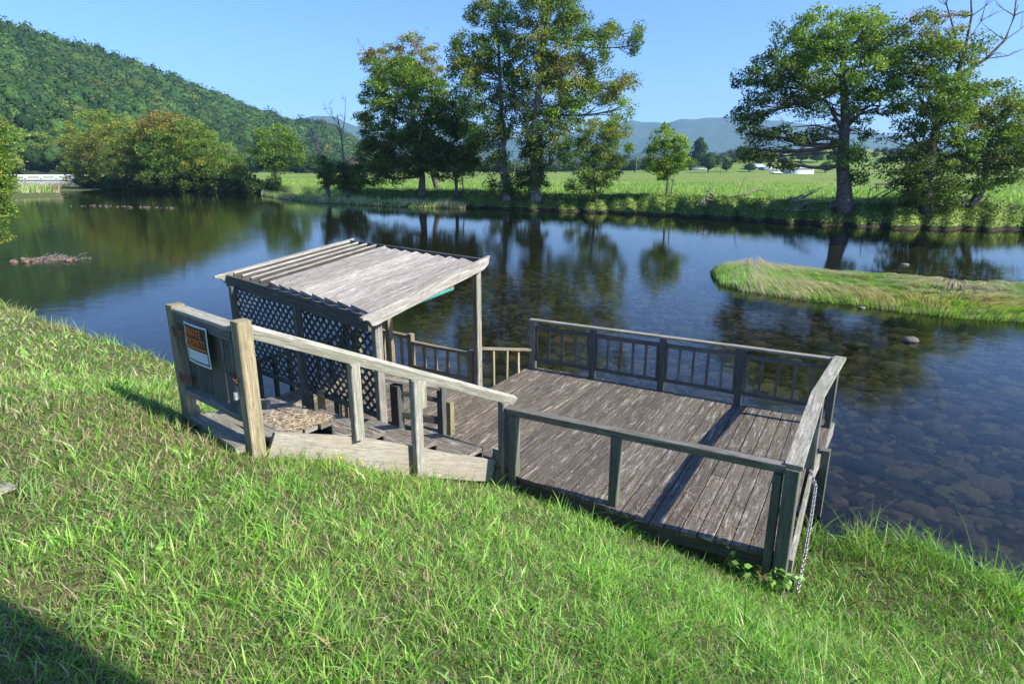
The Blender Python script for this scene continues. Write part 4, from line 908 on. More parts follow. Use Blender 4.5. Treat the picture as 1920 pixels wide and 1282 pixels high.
for f0, f1 in ((.0, .16), (.20, .42), (.445, .66), (.70, .84), (.86, 1.0)):
    q = g0 + gd * gl_ * (f0 + f1) / 2; board('picket', M['greenwood'], gate, xy(q, 2.125) - gn * .02, xy(q + gd * random.uniform(-.01, .01), 2.77) - gn * .02, gl_ * (f1 - f0), .022, up=gn, tint=random.uniform(.75, 1.05))
board('gate_stile', M['greenwood'], gate, xy(g1, 2.06) + gn * .035, xy(g1, 2.705) + gn * .035, .05, .035, up=gn, tint=.9)
def metal(name, mat, parent, paths, sides=8, smooth=True):
    v, f = tubes(paths, sides); org = np.array(parent.location) if parent else v.mean(axis=0)
    o = link(name, npmesh(name, v - org, [f], smooth=smooth), M[mat]); o.parent = parent
    if not parent: o.location = tuple(org)
    return o
for z in (2.62, 2.22):
    q = xy(g0, z) + gn * .055 - gd * .035; board('hinge', M['rust'], gate, q - gd * .03, q + gd * .16, .006, .05, tint=.8)
    metal('hinge_pin', 'rust', gate, [(np.array([q - Z * .045 - gd * .0, q, q + Z * .045]), [.011] * 3)])
# sign
c00 = xy(g0, 0) + gn * .065 + gd * .20
sw, sh, zt_ = .36, .33, 2.745
def sheet(name, mat, u0, u1, v0, v1, off):
    n = 16; VV = []; 
    for j in range(3):
        for i in range(n + 1):
            u = u0 + (u1 - u0) * i / n; v = v0 + (v1 - v0) * j / 2
            VV.append(spt(u, v, off))
    return npmesh(name, np.array(VV), [gridfaces(3, n + 1)], smooth=True)
def spt(u, v, off):          # u,v in metres on the curled plastic sheet
    bend = .008 * math.sin(u / sw * math.pi * 1.15) + .004 * math.sin(v / sh * 5)
    tw = -.10 * (u)
    return c00 + gd * u + Z * (zt_ - v + tw * .3) + gn * (bend + off + .004)
so_ = spt(sw / 2, sh / 2, 0)
def addsheet(name, mat, me, parent=None):
    o = link(name, me, M[mat]); return o
me = sheet('sign', 'signwhite', 0, sw, 0, sh, 0); sign = link('private_property_sign', me, M['signwhite'])
sign.location = (0, 0, 0)
tag(sign, 'orange on black PRIVATE PROPERTY sign with white border fixed to the gate', 'sign')
p_ = link('black_panel', sheet('black_panel', 'black', .018, sw - .018, .018, sh - .018, .0015), M['black']); p_.parent = sign
p_ = link('white_field', sheet('white_field', 'signwhite', .030, sw - .030, .212, sh - .032, .003), M['signwhite']); p_.parent = sign
def text_on(txt, u0, u1, v0, v1, name):
    cu = bpy.data.curves.new(name, 'FONT'); cu.body = txt; cu.size = 1; cu.offset = .022
    t = bpy.data.objects.new(name, cu); COL.objects.link(t); bpy.context.view_layer.update()
    dg = bpy.context.evaluated_depsgraph_get(); me = bpy.data.meshes.new_from_object(t.evaluated_get(dg))
    bpy.data.objects.remove(t); X = np.array([v.co[:] for v in me.vertices]); mn, mx_ = X.min(0), X.max(0)
    for v, q in zip(me.vertices, X):
        fu = (q[0] - mn[0]) / (mx_[0] - mn[0]); fv_ = (q[1] - mn[1]) / (mx_[1] - mn[1]); v.co = tuple(spt(u0 + fu * (u1 - u0), v1 - fv_ * (v1 - v0), .0035))
    me.materials.clear(); o = link(name, me, M['orange']); o.parent = sign; return o
text_on('PRIVATE', .042, sw - .085, .034, .096, 'lettering'); text_on('PROPERTY', .040, sw - .030, .110, .172, 'lettering')
p_ = link('orange_line', sheet('orange_line', 'orange', .035, sw - .03, .182, .198, .003), M['orange']); p_.parent = sign
# lock chain and padlock
lk0 = xy(gR, 2.42) - gd * .07 + gn * .07
def chain_paths(pts, pitch, r, wire, sag=None):
    pts = np.array(pts, float); seg = np.linalg.norm(np.diff(pts, axis=0), axis=1); s = np.concatenate([[0], np.cumsum(seg)]); n = int(s[-1] / pitch); out = []
    for k in range(n):
        c = np.array([np.interp((k + .5) * pitch, s, pts[:, a]) for a in range(3)]); c2 = np.array([np.interp((k + .8) * pitch, s, pts[:, a]) for a in range(3)])
        t = c2 - c; t /= np.linalg.norm(t) + 1e-9; a = np.cross(t, vec(.3, .9, .1)); a /= np.linalg.norm(a); b = np.cross(t, a)
        an = R(25 + 90 * (k % 2)); sd = a * math.cos(an) + b * math.sin(an); w = np.linspace(0, 2 * np.pi, 11)
        out.append((np.array([c + t * math.cos(x) * pitch * .72 + sd * math.sin(x) * r for x in w]), [wire] * 11))
    return out
v, f = tubes(chain_paths([lk0 - gd * .07 + Z * .03, lk0, lk0 + gd * .05 - Z * .02, lk0 + gd * .06 - gn * .04], .03, .012, .0045), 5)
tag(link('gate_chain', npmesh('gate_chain', v, [f], smooth=True), M['rust']), 'short rusty chain looped between gate and right gate post', 'chain')
pk = lk0 + gd * .025 - Z * .14
pl = board('padlock', M['brass'], None, pk - Z * .028, pk + Z * .028, .05, .024, up=gd, tint=1.)
pl.data.materials.clear(); pl.data.materials.append(M['brass']); tag(pl, 'small silver padlock hanging below the rusty gate chain', 'padlock')
w = np.linspace(0, np.pi, 9); sh_ = np.array([pk + Z * .028] * 9) + np.outer(np.cos(w), gd) * .016 + np.outer(np.sin(w), Z) * .05
v, f = tubes([(sh_, [.004] * 9)], 6); o = link('shackle', npmesh('shackle', v - np.array(pl.location), [f], smooth=True), M['steel']); o.parent = pl
# big chain at the right hand corner of the deck
c0 = vec(3.13, 5.72, .62); 
cp = [G(1519, 880, .80), G(1529, 912, .74), G(1520, 975, .64), G(1507, 1050, .53), G(1494, 1115, .47)]
v, f = tubes(chain_paths(cp, .036, .015, .0052) + chain_paths([q + vec(.015, .02, .012) for q in cp[1:-1]], .036, .015, .0052), 5)
tag(link('mooring_chain', npmesh('mooring_chain', v, [f], smooth=True), M['steel']), 'long shiny steel chain hanging from the deck corner into the grass', 'chain')

# ---------------- litter on deck and landing
def straw(name, label, cen, spread, n, L, zf, cols, seed=1, kind='stuff'):
    r = np.random.default_rng(seed); 
    P_ = np.array([c for c in cen])[r.integers(0, len(cen), n)][:, :2] + r.normal(0, spread, (n, 2)); zz = np.array([zf(*p) for p in P_])
    k = zz > -9; P_, zz = P_[k], zz[k]; n = len(P_)
    a = r.uniform(0, 6.28, n); d = np.stack([np.cos(a), np.sin(a), r.normal(0, .08, n)], 1) * (L * r.uniform(.4, 1.3, n))[:, None]; s = np.stack([-np.sin(a), np.cos(a), r.normal(0, .4, n)], 1) * .0022
    c = np.column_stack([P_, zz + r.uniform(.004, .025, n)]); mid = c + s * r.normal(0, 2.5, (n, 1))
    V = np.stack([c - d * .5 - s * .6, c - d * .5 + s * .6, mid + s, mid - s, c + d * .5 + s * .3, c + d * .5 - s * .3], 1).reshape(-1, 3); b = np.arange(n)[:, None] * 6
    cc = np.repeat(np.array(cols)[r.integers(0, len(cols), n)] * r.uniform(.7, 1.2, (n, 1)), 6, axis=0)
    return tag(link(name, npmesh(name, V, [b + np.array([[0, 1, 2, 3]]), b + np.array([[3, 2, 4, 5]])], cc), M['straw']), label, 'straw', kind=kind)
def inquad(x, y, Q):
    s = 0
    for (a, b), (c, d) in zip(Q, Q[1:] + Q[:1]):
        cr = (c - a) * (y - b) - (d - b) * (x - a)
        if s == 0: s = np.sign(cr)
        elif np.sign(cr) != s: return False
    return True
LQ = [tuple(crossl(OS[0] + .12, FA, FB)[:2]), tuple(crossl(OS[1], FA, FB)[:2]), tuple(crossl(OS[1], SA, SB)[:2]), tuple(crossl(OS[0] + .12, SA, SB)[:2])]; T2Q = [tuple(crossl(OS[1], FA, FB)[:2]), tuple(crossl(OS[1] + .2, FA, FB)[:2]), tuple(crossl(OS[1] + .2, SA, SB)[:2]), tuple(crossl(OS[1], SA, SB)[:2])]
TAN = [(.60, .46, .28), (.68, .55, .36), (.50, .35, .20), (.70, .60, .44)]
straw('dead_grass_litter', 'dry tan grass clippings on the top landing', [(-1.95, 4.85), (-1.55, 4.78), (-1.7, 4.72), (-1.40, 4.72), (-1.25, 4.95)], .125, 2600, .05, lambda x, y: 1.853 if inquad(x, y, LQ) else (1.605 if inquad(x, y, T2Q) else -10), TAN)
def in_deck(x, y):
    n_ = x * UD[0] + y * UD[1]; s_ = x * WD[0] + y * WD[1]
    return any(a < s_ < b for a, b in scan(n_))
straw('deck_litter', 'scattered dry stems and leaf bits on the deck boards', [(1.9, 4.9), (2.0, 5.2), (1.5, 5.1), (1.0, 5.4), (.7, 5.6), (2.3, 5.5), (-1.2, 7.7), (-.9, 7.4), (1.5, 7), (0, 7)], .30, 260, .07, lambda x, y: .802 if in_deck(x, y) and x < 2.4 + .4 * (y - 4.4) else -10, [(.42, .33, .25), (.36, .25, .18), (.5, .43, .36)], 4)
straw('deck_twigs', 'long dry stems lying on the near part of the deck', [(1.9, 4.95), (2.05, 5.2), (1.55, 5.1), (.9, 5.3), (2.1, 4.8)], .25, 40, .22, lambda x, y: .802 if in_deck(x, y) else -10, [(.45, .36, .27), (.35, .22, .18)], 6)

# ---------------- grass on the near bank
def inpoly(P_, Q):
    Q = np.array(Q); ins = np.zeros(len(P_), bool)
    for a, b in zip(Q, np.roll(Q, -1, axis=0)):
        c = ((a[1] > P_[:, 1]) != (b[1] > P_[:, 1])) & (P_[:, 0] < (b[0] - a[0]) * (P_[:, 1] - a[1]) / (b[1] - a[1] + 1e-12) + a[0]); ins ^= c
    return ins
foot = [(-2.75, 5.0), (-1.98, 4.34), (-.22, 5.98), (.1, 5.80), (1.31, 4.98), (2.30, 4.44), (3.3, 6.1), (4.1, 7.3), (.3, 9.6), (-2.4, 9.9), (-3.5, 7.7), (-2.0, 6.1), (-1.9, 5.25)]
def lawn(n, x0, x1, y0, y1, dens, seed):
    r = np.random.default_rng(seed); P_ = np.stack([r.uniform(x0, x1, n), r.uniform(y0, y1, n)], 1)
    d = np.hypot(P_[:, 0], P_[:, 1]) ; k = r.uniform(0, 1, n) < dens(d); k &= np.abs(P_[:, 0]) < P_[:, 1] * .95 + 1.0; P_ = P_[k]
    k = (sdist(P_) > -.02) & ~inpoly(P_, foot); P_ = P_[k]; return P_
P_ = np.concatenate([lawn(300000, -6.2, 6.2, .7, 6.0, lambda d: np.clip((2.9 / np.maximum(d, 2.2)) ** 1.5, 0, 1) , 11), lawn(150000, -16, -1.5, 4.5, 17, lambda d: np.clip((6.5 / np.maximum(d, 5)) ** 1.3, 0, 1), 12)])
zz = groundz(P_[:, 0], P_[:, 1]); d = np.hypot(P_[:, 0], P_[:, 1]); n = len(P_)
p1 = hash_noise(P_[:, 0], P_[:, 1], 1.1, 31); p2 = hash_noise(P_[:, 0], P_[:, 1], 3.4, 32); p3 = hash_noise(P_[:, 0], P_[:, 1], .7, 33)
sd_ = sdist(P_); tall = np.clip(1.6 - sd_ * 1.2, 0, 1) * np.where(P_[:, 0] < -2, .35, 1) 
dry = np.clip(.15 + .32 * (p1 < -.2) + .12 * (p2 < -.35) + .25 * ((P_[:, 0] < -4) & (sd_ < 3.5)), 0, .6) * np.where(P_[:, 0] > .2, .30, 1.05)
ci = rng.choice(7, n, p=[.27, .25, .16, .15, .07, .03, .07]); cols = GP[ci].copy()
k = rng.uniform(0, 1, n) < dry; cols[k] = np.array([(.40, .34, .20), (.32, .26, .13), (.46, .42, .27), (.25, .18, .10)])[rng.integers(0, 4, k.sum())]
cols *= (1 + .24 * p1[:, None] + .10 * p2[:, None]) * rng.uniform(.75, 1.25, (n, 1)); cols[:, 0] *= (1 + .12 * p3)
L = (.050 + .028 * np.clip(p2 + .3, -1, 2) + .03 * rng.exponential(.6, n).clip(0, 3)) * (1 + .9 * tall)
L = L * rng.choice([.75, 1.0, 1.5], n, p=[.4, .4, .2]) * (1 + .35 * p3); p4 = hash_noise(P_[:, 0], P_[:, 1], 7.5, 34); L = L * (1 + .55 * p4).clip(.35, 2); cols *= (1 + .18 * p4[:, None]); L = np.where(P_[:, 0] > .3, L * 1.25, L) * np.where(d > 6, 1.25, 1.0)
L = np.where(k, L * .8, L)
W = np.where(rng.uniform(0, 1, n) < .22, .0125, .0055) * np.clip((d / 3.2) ** .7, .85, 3)
V, Fs, c = blades(np.column_stack([P_, zz - .008]), L, W, 1.05, vec(.12, -.10), cols, 3, 21, .8)
tag(link('lawn_grass', npmesh('lawn_grass', V, Fs, c), M['grass']), 'bright green unmown grass with dry patches on the near bank', 'grass', kind='stuff')
# thatch: short dead stuff lying flat + small broad leaves
n = 90000; Q_ = lawn(n * 2, -6, 6, .8, 6.5, lambda d: np.clip((2.6 / np.maximum(d, 2.2)) ** 1.6, 0, .55), 41); z_ = groundz(Q_[:, 0], Q_[:, 1]); n = len(Q_)
cols = np.array([(.42, .34, .20), (.34, .26, .14), (.22, .17, .09), (.50, .45, .30), (.12, .17, .04)])[rng.choice(5, n, p=[.28, .24, .2, .1, .18])] * rng.uniform(.7, 1.2, (n, 1))
V, Fs, c = blades(np.column_stack([Q_, z_ + .002]), np.full(n, .05), np.full(n, .0045), 1.5, np.zeros(2), cols, 3, 42, 1.0)
tag(link('dead_thatch', npmesh('dead_thatch', V, Fs, c), M['grass']), 'tan dead grass matted between the green blades', 'thatch', kind='stuff')
n = 26000; Q_ = lawn(n * 3, -5, 6, .8, 6.5, lambda d: np.clip((2.6 / np.maximum(d, 2.2)) ** 1.6, 0, .5), 43); Q_ = Q_[hash_noise(Q_[:, 0], Q_[:, 1], 2.3, 44) > .15]; z_ = groundz(Q_[:, 0], Q_[:, 1]); n = len(Q_)
V, Fq = leaves(np.column_stack([Q_, z_ + rng.uniform(.01, .05, n)]), np.full(n, .022), np.tile(vec(0, 0, 1.), (n, 1)), .5)
c = np.repeat(np.array([(.12, .24, .04), (.17, .30, .06), (.09, .17, .035)])[rng.integers(0, 3, n)] * rng.uniform(.8, 1.2, (n, 1)), 4, axis=0)
tag(link('clover_patches', npmesh('clover_patches', V, [Fq], c), M['grass']), 'small broad leaved weeds and clover among the lawn', 'ground cover', kind='stuff')
# long grass tufts
def tuft(name, label, x, y, n, Lr, Wd, lean, cols, rad=.06, seed=1, cat='grass tuft', group=None, zoff=0, ldir=(0, 0)):
    r = np.random.default_rng(seed); q = np.stack([x + r.normal(0, rad, n), y + r.normal(0, rad, n)], 1); z = groundz(q[:, 0], q[:, 1]) + zoff
    c0 = np.array(cols)[r.integers(0, len(cols), n)] * r.uniform(.75, 1.25, (n, 1)); base = vec(x, y, float(z.mean()))
    V, Fs, c = blades(np.column_stack([q, z]) - base, r.uniform(Lr[0], Lr[1], n), np.full(n, Wd), lean, vec(*ldir), c0, 3, seed)
    o = link(name, npmesh(name, V, Fs, c), M['grass']); o.location = tuple(base); return tag(o, label, cat, group)
g1_ = G(1175, 985, .46); g2_ = G(1700, 1035, .26); g3_ = G(1375, 1065, .44); g4_ = G(530, 840, 1.55)
tuft('grass_tuft', 'arching pale grass tuft at the foot of the middle rail post', g1_[0], g1_[1], 90, (.18, .42), .008, .9, [(.25, .32, .10), (.18, .26, .07), (.38, .36, .2)], .07, 2, group='grass tufts by the deck')
tuft('reed_clump', 'upright dark green rushes at the water edge right of the deck', g2_[0], g2_[1] + .05, 90, (.2, .46), .007, .5, [(.08, .16, .04), (.11, .20, .05), (.14, .2, .06)], .14, 3, 'rushes', 'grass tufts by the deck', ldir=(-.3, 0))
tuft('grass_tuft', 'tall mixed grass tuft in front of the near deck corner', g3_[0], g3_[1], 70, (.15, .34), .009, .7, [(.2, .34, .08), (.32, .36, .16), (.12, .22, .05)], .09, 4, group='grass tufts by the deck')
for i in range(7):
    t = i / 6; q = s0 + (s1 - s0) * (.1 + .75 * t) + so * 3.5
    tuft('grass_tuft', ['thin grass tuft beside the right gate post', 'grass tuft against the upper end of the pale stringer', 'grass tuft against the stringer above the dandelions', 'grass tuft behind the yellow dandelions', 'grass tuft left of the second handrail post', 'grass tuft right of the second handrail post', 'grass tuft near the lower end of the pale stringer'][i], q[0] + rng.normal(0, .03), q[1] - .03, 34, (.10, .24), .006, .7, [(.2, .34, .07), (.14, .26, .05), (.36, .36, .17)], .07, 30 + i, group='grass tufts along the stair stringer')
for i, (px, py, z) in enumerate(((1100, 1230, 1.5), (640, 1200, 1.9), (330, 1010, 2.05), (1290, 1150, .75), (1700, 1180, .6), (220, 1190, 2.2), (880, 1080, 1.45), (70, 930, 2.1), (1500, 1230, 1.2))):
    q = G(px, py, z); zz_ = float(groundz(q[0], q[1])[0]); q = G(px, py, zz_)
    tuft('grass_tuft', ['coarse blade clump at the bottom centre of the lawn', 'coarse blade clump left of bottom centre', 'crabgrass clump in the lawn below the gate', 'coarse blade clump below the near deck corner', 'coarse blade clump in the lower right lawn', 'crabgrass clump beside the dark shadow at bottom left', 'coarse blade clump below the middle of the stringer', 'crabgrass clump at the left edge of the lawn', 'coarse blade clump at the bottom right of the lawn'][i], q[0], q[1], 46, (.08, .20), .011, 1.1, [(.14, .27, .05), (.19, .33, .07), (.25, .36, .12)], .10, 60 + i, group='coarse grass clumps in the lawn')
for i, (px, py) in enumerate(((18, 566), (55, 580), (95, 590), (150, 612), (215, 632), (285, 655), (30, 590), (120, 618))):
    q = G(px, py, 1.5); zg = float(groundz(q[0], q[1])[0]); q = G(px, py, zg)
    tuft('grass_tuft', ['%s dry tuft on the bank edge at the left' % w_ for w_ in ('tall tan', 'bushy tan and green', 'thin straw coloured', 'green and tan', 'low yellow green', 'upright green')][i] if i < 6 else ['brown tuft just behind the bank edge at far left', 'brown green tuft behind the bank edge left of the gate'][i - 6], q[0], q[1], 70, (.10, .30), .012, .8, [(.42, .34, .19), (.34, .30, .14), (.24, .30, .09)] if i < 3 or i > 5 else [(.22, .34, .07), (.34, .33, .14), (.17, .28, .06)], .16, 90 + i, group='tufts along the left bank edge')
# leafy weeds
def weed(name, label, px, py, z, n, ls, h, cols, spread=.12, seed=1, cat='weed', group='leafy weeds by the deck'):
    r = np.random.default_rng(seed); q = G(px, py, z); b0 = vec(q[0], q[1], float(groundz(q[0], q[1])[0]))
    st_ = []; P_ = []
    for k in range(max(3, n // 10)):
        e = vec(r.normal(0, spread), r.normal(0, spread), h * r.uniform(.5, 1.1)); st_.append((bez(vec(*r.normal(0, .02, 2), -.02), e * vec(.3, .3, .7), e, 5), [.004, .0035, .003, .002, .001]))
        m_ = n // max(3, n // 10); P_.append(e * r.uniform(.35, 1.05, (m_, 1)) + r.normal(0, ls * .6, (m_, 3)) * vec(1, 1, .5))
    P_ = np.concatenate(P_); V, Fq = leaves(P_, np.full(len(P_), ls), np.tile(vec(0, -.2, 1.), (len(P_), 1)), .45)
    c = np.repeat(np.array(cols)[r.integers(0, len(cols), len(P_))] * r.uniform(.8, 1.2, (len(P_), 1)), 4, axis=0)
    root = empty(name, b0, label, cat, group); v, f = tubes(st_, 4); cs = np.tile(np.array([(.10, .14, .04)]), (len(v), 1))
    o = link('stem', npmesh('stem', v, [f], cs), M['grass']); o.parent = root; o = link('leaves', npmesh('leaves', V, [Fq], c), M['grass']); o.parent = root
LG = [(.20, .38, .07), (.28, .46, .10), (.13, .26, .05)]
weed('leafy_weed', 'bright broad leaved weed left of the near deck corner post', 1395, 1082, .46, 110, .065, .30, LG, .15, 1)
weed('leafy_weed', 'broad leaved weed in front of the near deck corner post', 1440, 1112, .46, 90, .06, .27, LG, .13, 2)
weed('reddish_weed', 'low reddish green weed under the near edge of the deck', 1290, 1035, .45, 90, .035, .16, [(.14, .2, .05), (.28, .14, .06), (.10, .17, .04)], .16, 3)
weed('creeping_weed', 'small leaved weed around the foot of the paired rail posts', 975, 905, .62, 160, .035, .17, LG, .13, 4)
weed('creeping_weed', 'small leaved weed climbing the deck edge left of the middle rail post', 1060, 935, .55, 120, .03, .16, LG, .14, 5)
weed('bank_weed', 'bushy weed on the bank edge at the far right of the deck', 1745, 1035, .26, 110, .035, .20, [(.10, .19, .04), (.14, .22, .06)], .12, 6)
weed('bank_weed', 'brown seeding weed at the water edge just right of the deck', 1600, 1005, .28, 60, .03, .24, [(.22, .16, .08), (.28, .2, .11), (.12, .17, .05)], .07, 7)
weed('stair_weed', 'little green weed growing through the second step', 595, 790, 1.4, 40, .035, .28, LG, .05, 8)
weed('rosette_weed', 'pale green rosette weed in the lawn below the gate', 305, 1062, 2.05, 20, .042, .045, [(.24, .42, .10)], .04, 9)
weed('reddish_weed', 'reddish trailing weed under the deck edge right of the middle rail post', 1215, 1000, .5, 80, .035, .15, [(.12, .2, .05), (.24, .13, .06), (.10, .17, .04)], .14, 11)
weed('creeping_weed', 'small leaved weed at the deck edge between the two left posts', 1015, 925, .6, 110, .03, .16, LG, .13, 12)
# dandelions
r_ = np.random.default_rng(5)
for i, (px, py) in enumerate(((624, 862), (638, 858), (645, 866), (678, 866))):
    q = s0 + (s1 - s0) * .33 + so * 4; g = onv(s0 + so * 5, s1 + so * 5, px, py); b0 = vec(g[0], g[1], g[2] - .09)
    root = empty('dandelion', b0, ['yellow dandelion in front of the pale stringer, leftmost of four', 'yellow dandelion second from the left by the stringer', 'yellow dandelion third from the left by the stringer', 'yellow dandelion standing apart at the right by the stringer'][i], 'flower', 'dandelions by the stair stringer')
    v, f = tubes([(np.array([[0, 0, -.03], [.004, 0, .05], [0, 0, .09]]), [.003] * 3)], 5); o = link('stem', npmesh('stem', v, [f], np.tile(vec(.15, .25, .06), (len(v), 1))), M['grass']); o.parent = root
    d_ = r_.normal(size=(60, 3)); d_[:, 2] = np.abs(d_[:, 2]) * .5; d_ /= np.linalg.norm(d_, axis=1)[:, None]
    V, Fq = leaves(vec(0, 0, .09) + d_ * .012, np.full(60, .018), d_, .3); o = link('petals', npmesh('petals', V, [Fq], np.tile(vec(.80, .62, .04), (len(V), 1))), M['grass']); o.parent = root
# ---------------- river rocks and bars
def rock(name, label, px, py, S, flat=.6, col=(.22, .17, .13), seed=1, zc=None, Y=None, group=None, cat='rock'):
    q = G(px, py, 0); me = stones(name, np.array([[0, 0, 0.]]), np.array([S]), flat, lambda r, n: np.array([col]), M['stone'], seed)
    o = link(name, me, M['stone']); o.location = (q[0], q[1], S * flat * .25); return tag(o, label, cat, group)
rock('river_rock', 'brown rock standing out of the shallow water between deck and island', 1706, 640, .17, .75, (.15, .12, .10), 2, group='rocks in the river')
rock('river_rock', 'flat pale rock at the near shore of the grassy island', 1615, 578, .12, .4, (.20, .17, .14), 3, group='rocks in the river')
rock('river_rock', 'small pinkish rock on the far shore of the grassy island', 1696, 497, .15, .5, (.24, .19, .16), 4, group='rocks in the river')
r_ = np.random.default_rng(8)
for i in range(26):
    px = 135 + 200 * (i / 26) ** .8 + r_.uniform(-6, 6); py = 386 + 5.5 * (i / 26) + r_.uniform(-1, 1)
    rock('riffle_stone', 'brown stone in the shallow riffle in front of the wooded point', px, py, r_.uniform(.09, .26), .6, (.10, .075, .055), 20 + i, group='stones of the shallow riffle')
def sticks(name, label, pts, n, L, rad, seed, mat='deadwood', zr=(.0, .5), sp=(1, .4), cat='driftwood'):
    r = np.random.default_rng(seed); paths = []
    for k in range(n):
        c = np.array(pts[r.integers(0, len(pts))]) + vec(r.normal(0, sp[0]), r.normal(0, sp[1]), r.uniform(*zr)); a = r.normal(0, .6) + (0 if r.uniform() < .8 else 1.2); l = L * r.uniform(.35, 1.2)
        e = vec(math.cos(a), math.sin(a) * .5, r.normal(.1, .28)) * l; m_ = e * .5 + r.normal(0, .12, 3) * l; q = bez(c, c + m_, c + e, 6); paths.append((q, np.linspace(rad * r.uniform(.4, 1.2), rad * .2, 6)))
        if r.uniform() < .6: d = vec(r.normal(0, .4), r.normal(0, .3), abs(r.normal(0, .5))) * l * .5; paths.append((bez(q[3], q[3] + d * .5 + r.normal(0, .05, 3), q[3] + d, 4), np.linspace(rad * .4, rad * .12, 4)))
    v, f = tubes(paths, 6); org = v.mean(0); o = link(name, npmesh(name, v - org, [f], smooth=True), M[mat]); o.location = tuple(org); return tag(o, label, cat, 'driftwood heaps')
def bp_(px, py, z): g = fb_base(px, py, z); return g
sticks('driftwood_pile', 'tangle of bleached driftwood under the big oak on the far bank', [bp_(1480, 402, .7), bp_(1530, 398, .9), bp_(1580, 404, .6), bp_(1620, 402, .6)], 28, 2.4, .075, 3, zr=(-.3, .8))
sticks('driftwood_log', 'long grey driftwood log lying on the bank below the young tree', [bp_(1290, 382, 1.1), bp_(1340, 380, 1.1), bp_(1370, 378, 1.2)], 9, 3.0, .10, 4, zr=(-.2, .3))
sticks('branch_litter', 'bare branches at the waterline at the right edge of the far bank', [bp_(1820, 405, .6), bp_(1880, 412, .5), bp_(1780, 405, .6)], 26, 2.0, .05, 6, zr=(0, .8))
bar = [G(px, py, .0) for px, py in ((60, 491), (85, 488), (110, 487), (128, 488))]
sticks('driftwood_bar', 'small reddish heap of driftwood and stones in the river at the left', bar, 110, .42, .026, 9, 'deadwood', (-.04, .10), (.45, .3))
for i in range(22):
    q = bar[i % 4]; me = stones('bar_stone', np.array([[0, 0, 0.]]), np.array([r_.uniform(.07, .17)]), .6, lambda r, n: np.array([(.20, .125, .08)]) * r.uniform(.7, 1.2), M['stone'], 50 + i)
    o = link('bar_stone', me, M['stone']); o.location = (q[0] + r_.normal(0, .45), q[1] + r_.normal(0, .3), .03); tag(o, 'reddish stone in the small driftwood bar at the left', 'rock', 'stones of the driftwood bar')
# flat stone at left edge of lawn
q = G(4, 934, 2.12); me = stones('flat_stone', np.array([[0, 0, 0.]]), np.array([.085]), .25, lambda r, n: np.array([(.36, .32, .26)]), M['stone'], 7)
o = link('flat_stone', me, M['stone']); o.location = (q[0] - .02, q[1], float(groundz(q[0], q[1])[0]) + .02); tag(o, 'flat pale stone half sunk in the lawn at the left edge', 'stone')

# ---------------- bridge
def slab(name, mat, parent, a, b, w, z0, z1):
    a, b = np.array(a, float), np.array(b, float); return board(name, M[mat], parent, vec(a[0], a[1], (z0 + z1) / 2), vec(b[0], b[1], (z0 + z1) / 2), w, z1 - z0, tint=1., jit=0)
ba, bb_ = at(-80, 338, 236)[:2], at(150, 338, 236)[:2]
br = empty('road_bridge', ((ba[0] + bb_[0]) / 2, 236, 0), 'low white concrete road bridge crossing the river at far left', 'bridge')
slab('deck_slab', 'concrete', br, ba, bb_, 7, .1, .85)
for off in (-3.4, 3.4):
    slab('rail', 'white', br, ba + vec(0, off), bb_ + vec(0, off), .3, 1.35, 2.05)
    for k in range(9): p_ = ba + (bb_ - ba) * k / 8 + vec(0, off); board('rail_post', M['white'], br, vec(*p_, .85), vec(*p_, 1.35), .35, .9, tint=1., jit=0)
for px in (57, -20, 118): p_ = at(px, 338, 236)[:2]; slab('pier', 'concrete', br, p_ + vec(0, -3), p_ + vec(0, 3), 1.6, -1.2, .1)
for o in br.children_recursive:
    o.data.materials.clear(); o.data.materials.append(M['white' if 'rail' in o.name else 'concrete'])
